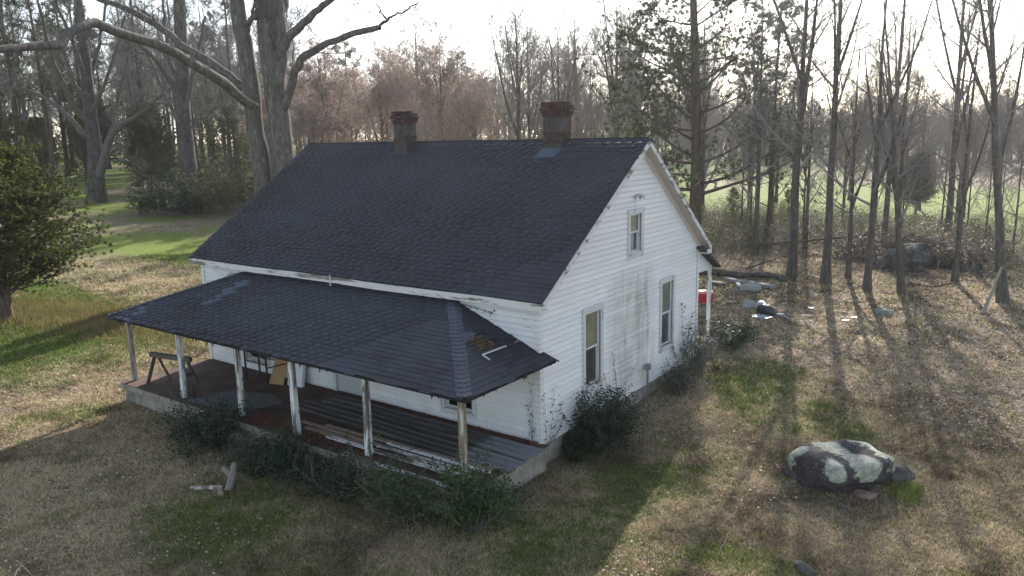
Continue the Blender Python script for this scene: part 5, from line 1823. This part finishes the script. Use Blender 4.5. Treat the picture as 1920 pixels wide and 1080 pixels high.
sprig("climbing_vine", [[(-11.5, -.09, 3.3), (-11.2, -.08, 3.48), (-10.8, -.07, 3.55)], [(-11.9, -.09, 3.1), (-12.2, -.07, 3.1), (-12.4, -.07, 2.95)]], 3, .055, 'shrubdark', "sparse vine on the front wall at the far end of the porch roof", 306)
sprig("climbing_vine", [[(-2.3, -2.95, .62), (-2.4, -2.9, 1.0), (-2.2, -2.7, 1.3)], [(-2.0, -2.95, .62), (-1.7, -2.7, .95), (-1.3, -2.5, 1.05)], [(-2.8, -2.95, .62), (-3.3, -2.7, .85), (-3.6, -2.4, .95)]], 5, .06, 'shrubleaf', "green runners growing over the planks by the fifth post", 307)
# rotten leaves in the roof hole
rg = np.random.default_rng(9)
hx = rg.uniform(-1.04, -.52, 150)
hy = rg.uniform(-1.3, -.76, 150)
V_, F_ = leaves_at(rg, np.stack([hx, hy, ZE + (XR - hx) * (ZT - ZE) / (XR - HXR) + .02], 1), 2, .07, .02, .3)
o = link("roof_leaves", mesh_np("roof_leaves", V_, [F_], MT['deadleaf']))
tag(o, "brown leaves rotting in the broken patch of porch roof", "dead leaves", None, "stuff")

# brush and brambles along the fence line
def brush(name, spots, h0, h1, mat, leafs, label, seed, lk=2, lsize=.07, cat="brush"):
    rg = np.random.default_rng(seed)
    acc, lf = Acc(), Acc()
    S = np.array(spots)
    n = len(S)
    p = np.stack([S[:, 0], S[:, 1], terr(S[:, 0], S[:, 1])], 1)
    d = nrm(rg.normal(0, .35, (n, 3)) + np.array([0, 0, 1.0]))
    P = sweep(rg, p, d, rg.uniform(h0, h1, n), 6, .14, .02)
    r = np.linspace(.014, .004, 6)[None].repeat(n, 0)
    V_, F_ = tubes(P, r, 3)
    acc.add(V_, F_)
    P2, R2 = offspring(rg, P, r, 5, .25, 1.0, (25, 65), lambda t_, l: l * .4, 4, .14, .05, .7, .004)
    V_, F_ = tubes(P2, R2, 3)
    acc.add(V_, F_)
    o = link(name, acc.mesh(name, MT[mat]))
    tag(o, label[0], cat, None, "stuff")
    if leafs:
        C = P2[:, 1:].reshape(-1, 3)
        V_, F_ = leaves_at(rg, C, lk, lsize, .10)
        lf.add(V_, [F_])
        o = link(leafs[0], lf.mesh(leafs[0], MT[leafs[1]]))
        tag(o, label[1], cat, None, "stuff")
rg = np.random.default_rng(77)
sp = [(x, y) for x, y in zip(rg.uniform(-19, 11, 5200), rg.uniform(27.5, 46, 5200)) if y > 29.5 + .32 * (x + 6) * (x < 4) and not (-3 < x < 6 and y < 34.5) and rg.random() < sstep(12, -4, x) * .6 + .12]
brush("undergrowth", sp, .7, 1.9, 'twig_pale', ("bramble_leaves", 'bramble'), ("leafless brush along the old fence line", "yellow green bramble leaves along the old fence line"), 21, 3, .09)
sp2 = [(x, y) for x, y in zip(rg.uniform(-95, -48, 1500), rg.uniform(14, 60, 1500)) if (x + 58) * .45 + (y - 19) > 8 + 5 * math.sin(x * .3) and y < 36 - .55 * (x + 50)]
brush("woodland_brush", sp2[:700], 1.2, 3.4, 'twig_grey', None, ("grey brush at the edge of the woods beyond the lawn",), 22)
sp3 = [(CAM[0] + d * math.sin(b), CAM[1] + d * math.cos(b)) for d, b in zip(rg.uniform(60, 86, 500), rg.uniform(R(-54), R(-24), 500))]
brush("woodland_brush", sp3, 2.0, 5.5, 'twig_pale', None, ("pale tangled brush below the trees behind the roof",), 23)
rq = np.random.default_rng(78)
sp4 = [(x, y) for x, y in zip(rq.uniform(-1.5, 6.5, 330), rq.normal(31.6, 1.4, 330))]
brush("outcrop_brush", sp4, .7, 2.0, 'twig_grey', ("outcrop_leaves", 'deadleaf'), ("tangled dead brush piled over the outcrop among the trees", "dead brown leaves caught in the brush over the outcrop"), 24, 2, .1)
# sedge strip under the lawn cedar
Bn = 9000
x = rg.normal(-23.5, 3.2, Bn)
y = rg.normal(1.2, 1.1, Bn) + .28 * (x + 23)
z = terr(x, y)
V_, F_ = tris_at(rg, np.stack([x, y, z], 1), np.tile([0, 0, 1.0], (Bn, 1)), 2, .34, .025, .4, 1.0)
o = link("sedge_grass", mesh_np("sedge_grass", V_, [F_], MT['sedge']))
tag(o, "yellow brown sedge grass around the foot of the lawn cedar", "grass", None, "stuff")

# fence line
fe = empty("wire_fence", (0, 38.0, tz(0, 38)), "old wire fence with scattered posts behind the tree row", "fence")
FP = [(-13, 35.6), (-8.5, 36.2), (-4.02, 37.34), (-1.97, 37.6), (-.83, 38.6), (2.0, 38.9), (5.2, 39.2), (8.5, 40.2), (12, 41)]
tops = []
for i, (x, y) in enumerate(FP):
    h = 1.35 + .2 * math.sin(i * 2.1)
    z = tz(x, y)
    child(MB().bar((x, y, z - .1), (x + .05 * math.sin(i), y, z + h), .14, .14, (0, 1, 0)), "fence_post", MT['postrust' if i % 3 == 0 else 'oldwood'] if 'postrust' in MT else MT['oldwood'], fe)
    tops.append((x, y, z, h))
for hh in (.35, .65, .95, 1.2):
    m = MB()
    for (x0, y0, z0, h0), (x1, y1, z1, h1) in zip(tops, tops[1:]):
        m.tube([(x0, y0, z0 + hh), ((x0 + x1) / 2, (y0 + y1) / 2, (z0 + z1) / 2 + hh - .04), (x1, y1, z1 + hh)], [.006] * 3, 3)
    child(m, "wire", MT['greymetal'], fe)
# leaning and fallen branches
def branch_thing(pts, r0, r1, label, mat='bark_grey', twigs=4, seed=0, group=None):
    rg = np.random.default_rng(seed)
    p = resample(pts, 14)
    base = np.array(pts[0], float)
    acc = Acc()
    r = np.linspace(r0, r1, 14)
    V_, F_ = tubes((p - base)[None], r[None], 7, True)
    acc.add(V_, F_)
    if twigs:
        q, rq = offspring(rg, (p - base)[None], r[None], twigs, .3, 1.0, (25, 60), lambda t_, l: l * .3, 5, .1, .02, .6, .006)
        V_, F_ = tubes(q, rq, 4)
        acc.add(V_, F_)
    o = link("fallen_branch", acc.mesh("fallen_branch", MT[mat], True), None, base.tolist())
    tag(o, label, "branch", group)
G = lambda x, y, h=0.0: (x, y, tz(x, y) + h)
branch_thing([G(6.7, 20.3, .02), G(6.85, 21.3, .7), G(7.0, 22.6, 1.5)], .075, .05, "pale broken branch leaning on the forked leaning tree", 'twig_pale', 2, 1)
branch_thing([G(-4.4, 25.6, .05), G(-3.6, 26.0, .35), G(-2.7, 26.6, .7)], .05, .02, "small dead branch lying left of the thick first trunk", 'bark_dark', 5, 2)
branch_thing([G(-6.0, 30.2, .5), G(-3.0, 30.4, 1.0), G(.4, 31.0, 1.5)], .09, .05, "long fallen branch caught in the brush behind the first trunk", 'bark_grey', 4, 3)
branch_thing([G(.2, 31.6, 1.2), G(1.8, 30.6, 1.0), G(3.1, 30.0, .7)], .06, .03, "dead branch lying across the broad low outcrop boulder", 'bark_grey', 5, 4)
branch_thing([G(4.2, 31.5, 1.1), G(5.4, 29.8, .5), G(5.9, 28.6, .05)], .09, .06, "grey fallen trunk sloping down the outcrop end", 'bark_grey', 2, 5)
branch_thing([G(2.6, 31.0, 1.6), G(3.4, 30.4, 1.5), G(4.4, 30.2, 1.3)], .05, .02, "thin pale branch lying across the largest outcrop boulder", 'twig_pale', 4, 6)
branch_thing([G(5.0, 26.0, .1), G(4.2, 25.0, .05), G(3.4, 24.8, .2)], .05, .02, "dead branch on the leaves between the pale tree and the leaning tree", 'bark_grey', 4, 7)
branch_thing([G(-68.5, 27.5, .2), G(-66.5, 28.8, 1.4), G(-63.8, 30.2, 2.6)], .2, .1, "dark fallen limb rising from the brush pile between the old oaks", 'bark_dark', 5, 8)

# ------------------------------------------------------------------ grass and fallen leaves
def scatter(n, seed, d0=8.0, d1=48):
    rg = np.random.default_rng(seed)
    b = rg.uniform(R(-75), R(3), n)
    d = d0 * (d1 / d0) ** rg.random(n) 
    x, y = CAM[0] + d * np.sin(b), CAM[1] + d * np.cos(b)
    P = np.stack([x, y, terr(x, y)], 1)
    ok = infrustum(P, 1.2, 1.75) & ~((x > -12.7) & (x < .2) & (y > -2.9) & (y < 8.7)) & ~((x > -5) & (x < .2) & (y > 8) & (y < 10.2))
    return P[ok], d[ok]
def hsvj(rg, base, n, v=.3):
    return np.array(base)[None] * rg.uniform(1 - v, 1 + v, (n, 1)) * rg.uniform(.92, 1.08, (n, 3))
def blades(P, dist, k, ln, wd, lean, colf, seed):
    rg = np.random.default_rng(seed)
    n = len(P) * k
    rep = np.repeat(np.arange(len(P)), k)
    dsc = np.clip(dist[rep] / 16, .85, 2.4)[:, None]
    c = P[rep] + rg.normal(0, .06, (n, 3)) * np.array([1, 1, 0]) * dsc
    d = nrm(np.stack([rg.normal(0, lean, n), rg.normal(0, lean, n), rg.uniform(.25, .9, n)], 1))
    l = ln * rg.uniform(.5, 1.3, n)[:, None] * dsc ** .6
    s = nrm(np.cross(d, rg.normal(size=(n, 3)))) * wd * dsc * .5
    V_ = np.stack([c - s - [0, 0, .01], c + s - [0, 0, .01], c + d * l], 1).reshape(-1, 3)
    col = np.repeat(colf(rg, c), 3, 0)
    return V_, np.arange(n * 3).reshape(-1, 3), col
P, dist = scatter(170000, 51)
rg = np.random.default_rng(52)
g = green_mask(P[:, 0], P[:, 1])
lm = leaf_mask(P[:, 0], P[:, 1])
th = fbm(P[:, 0], P[:, 1], 1.4, 41)
isg = rg.random(len(P)) < g * .85 + .05
drysel = ~isg & (rg.random(len(P)) < (1 - .75 * lm) * (.35 + .9 * th))
def drycol(rg, c):
    n = len(c)
    mat_ = fbm(c[:, 0], c[:, 1], 1.1, 61)[:, None] * .75 + fbm(c[:, 0], c[:, 1], 5.0, 66)[:, None] * .45
    a = np.clip(rg.random((n, 1)) * .7 + (.62 - mat_) * 2.2, 0, 1)
    return np.where(a < .3, hsvj(rg, (.55, .45, .305), n, .25), np.where(a < .75, hsvj(rg, (.32, .255, .165), n, .3), hsvj(rg, (.10, .08, .05), n, .3)))
def grncol(rg, c):
    n = len(c)
    a = (rg.random((n, 1)) < .3)
    return np.where(a, hsvj(rg, (.24, .24, .08), n, .3), hsvj(rg, (.085, .15, .03), n, .35))
V_, F_, c_ = blades(P[drysel], dist[drysel], 10, .095, .014, .85, drycol, 53)
o = link("dry_grass", mesh_np("dry_grass", V_, [F_], MT['grass'], c_))
tag(o, "dry tan winter grass over the yard", "grass", None, "stuff")
V_, F_, c_ = blades(P[isg], dist[isg], 11, .10, .013, .6, grncol, 54)
o = link("green_grass", mesh_np("green_grass", V_, [F_], MT['grass'], c_))
tag(o, "fresh green grass in patches over the yard and lawn", "grass", None, "stuff")
rt = np.random.default_rng(57)
Pt = np.array([6.98, 3.0, 0]) + rt.normal(0, 1, (260, 3)) * np.array([.16, .22, 0])
Pt[:, 2] = terr(Pt[:, 0], Pt[:, 1])
V_, F_, c_ = blades(Pt, np.full(260, 16.0), 6, .16, .014, .5, lambda r_, c: hsvj(r_, (.16, .19, .05), len(c), .3), 58)
o = link("grass_tuft", mesh_np("grass_tuft", V_, [F_], MT['grass'], c_))
tag(o, "bright yellow green grass tuft beside the lawn boulder", "grass tuft")
# litter
P, dist = scatter(150000, 61, 9, 60)
rg = np.random.default_rng(62)
lm = leaf_mask(P[:, 0], P[:, 1])
P, dist = P[rg.random(len(P)) < lm], dist[rg.random(len(dist)) < 2][:0]
n = len(P)
dist = np.linalg.norm(P - CAM, axis=1)
sz = (.055 * np.clip(dist / 20, .9, 2.0) * rg.uniform(.6, 1.3, n))[:, None]
d = nrm(rg.normal(size=(n, 3)) * np.array([1, 1, .28]))
s = nrm(np.cross(d, nrm(rg.normal(size=(n, 3)) * .45 + np.array([0, 0, 1.0]))))
nn = np.cross(s, d)
c = P + np.array([0, 0, 1.0]) * rg.uniform(.005, .05, n)[:, None]
V_ = np.stack([c - d * sz * .6, c + s * sz * .4 + nn * sz * .15, c + d * sz * .6, c - s * sz * .4 + nn * sz * .15], 1).reshape(-1, 3)
kind = rg.random((n, 1))
lc = np.where(kind < .5, hsvj(rg, (.34, .26, .19), n, .35), np.where(kind < .87, hsvj(rg, (.56, .48, .39), n, .25), hsvj(rg, (.12, .08, .055), n, .3)))
o = link("fallen_leaves", mesh_np("fallen_leaves", V_, [np.arange(n * 4).reshape(-1, 4)], MT['litter'], np.repeat(lc, 4, 0)))
tag(o, "fallen brown leaves on the ground under the bare trees", "leaves", None, "stuff")
# fallen twigs
P, dist = scatter(5200, 71, 12, 45)
P = P[rg.random(len(P)) < leaf_mask(P[:, 0], P[:, 1]) * .5 + .04]
n = len(P)
d = nrm(rg.normal(size=(n, 3)) * np.array([1, 1, .12]))
tw = sweep(rg, P + [0, 0, .03], d, rg.uniform(.2, 1.1, n), 5, .16, 0.0)
tw[..., 2] = np.maximum(tw[..., 2], terr(tw[..., 0], tw[..., 1]) + .015)
V_, F_ = tubes(tw, np.linspace(.011, .004, 5)[None].repeat(n, 0), 3)
o = link("fallen_twigs", mesh_np("fallen_twigs", V_, F_, MT['twig_grey']))
tag(o, "broken twigs scattered over the leaves and grass", "twigs", None, "stuff")
# leaf drifts on the porch
n = 2600
x = np.concatenate([rg.uniform(-7.5, 0, 1300), rg.uniform(-7.0, -2.5, 1300)])
y = np.concatenate([rg.normal(-.16, .09, 1300), rg.normal(-2.55, .22, 1300)])
ok = (y > -2.9) & (y < -.04)
P = np.stack([x, y, np.full(n, .605)], 1)[ok]
n = len(P)
sz = (.05 * rg.uniform(.6, 1.3, n))[:, None]
d = nrm(rg.normal(size=(n, 3)) * np.array([1, 1, .25]))
s = nrm(np.cross(d, nrm(rg.normal(size=(n, 3)) * .3 + np.array([0, 0, 1.0]))))
c = P + np.array([0, 0, 1.0]) * rg.uniform(.006, .03, n)[:, None]
V_ = np.stack([c - d * sz * .6, c + s * sz * .4, c + d * sz * .6, c - s * sz * .4], 1).reshape(-1, 3)
o = link("porch_leaves", mesh_np("porch_leaves", V_, [np.arange(n * 4).reshape(-1, 4)], MT['litter'], np.repeat(hsvj(rg, (.2, .085, .05), n, .4), 4, 0)))
tag(o, "red brown leaves drifted along the porch floor", "leaves", None, "stuff")
# tell the countable trees apart by their order along the view
ORD = "first second third fourth fifth sixth seventh eighth ninth tenth eleventh twelfth thirteenth fourteenth fifteenth sixteenth seventeenth eighteenth nineteenth twentieth".split()
for grp, txt in (("budding trees behind the roof", "reddish budding tree, %s away from the twin oak among those behind the roof"), ("bare trees behind the chimneys", "grey bare tree, %s away from the twin oak among those behind the chimneys"),
                 ("evergreens at the wood's edge", "dark evergreen under bare trees, %s towards the twin oak along the wood's edge"), ("saplings along the fence line", "thin grey sapling, %s away from the house along the old fence line"),
                 ("low bare trees behind the wire fence", "low twiggy bare tree, %s away from the tall pine just behind the wire fence"),
                 ("bare trees in the green field", "bare tree in the green field, %s away from the tall pine")):
    L_ = [o for o in SC.objects if o.get("group") == grp]
    L_.sort(key=lambda o: math.atan2(o.location.x - CAM[0], o.location.y - CAM[1]))
    for k, o in enumerate(L_):
        o["label"] = txt % ORD[k]
print("scene built: objects", len(bpy.data.objects), "tris", sum(len(o.data.polygons) for o in SC.objects if o.type == 'MESH'), "unique", sum(len(m.polygons) for m in bpy.data.meshes))
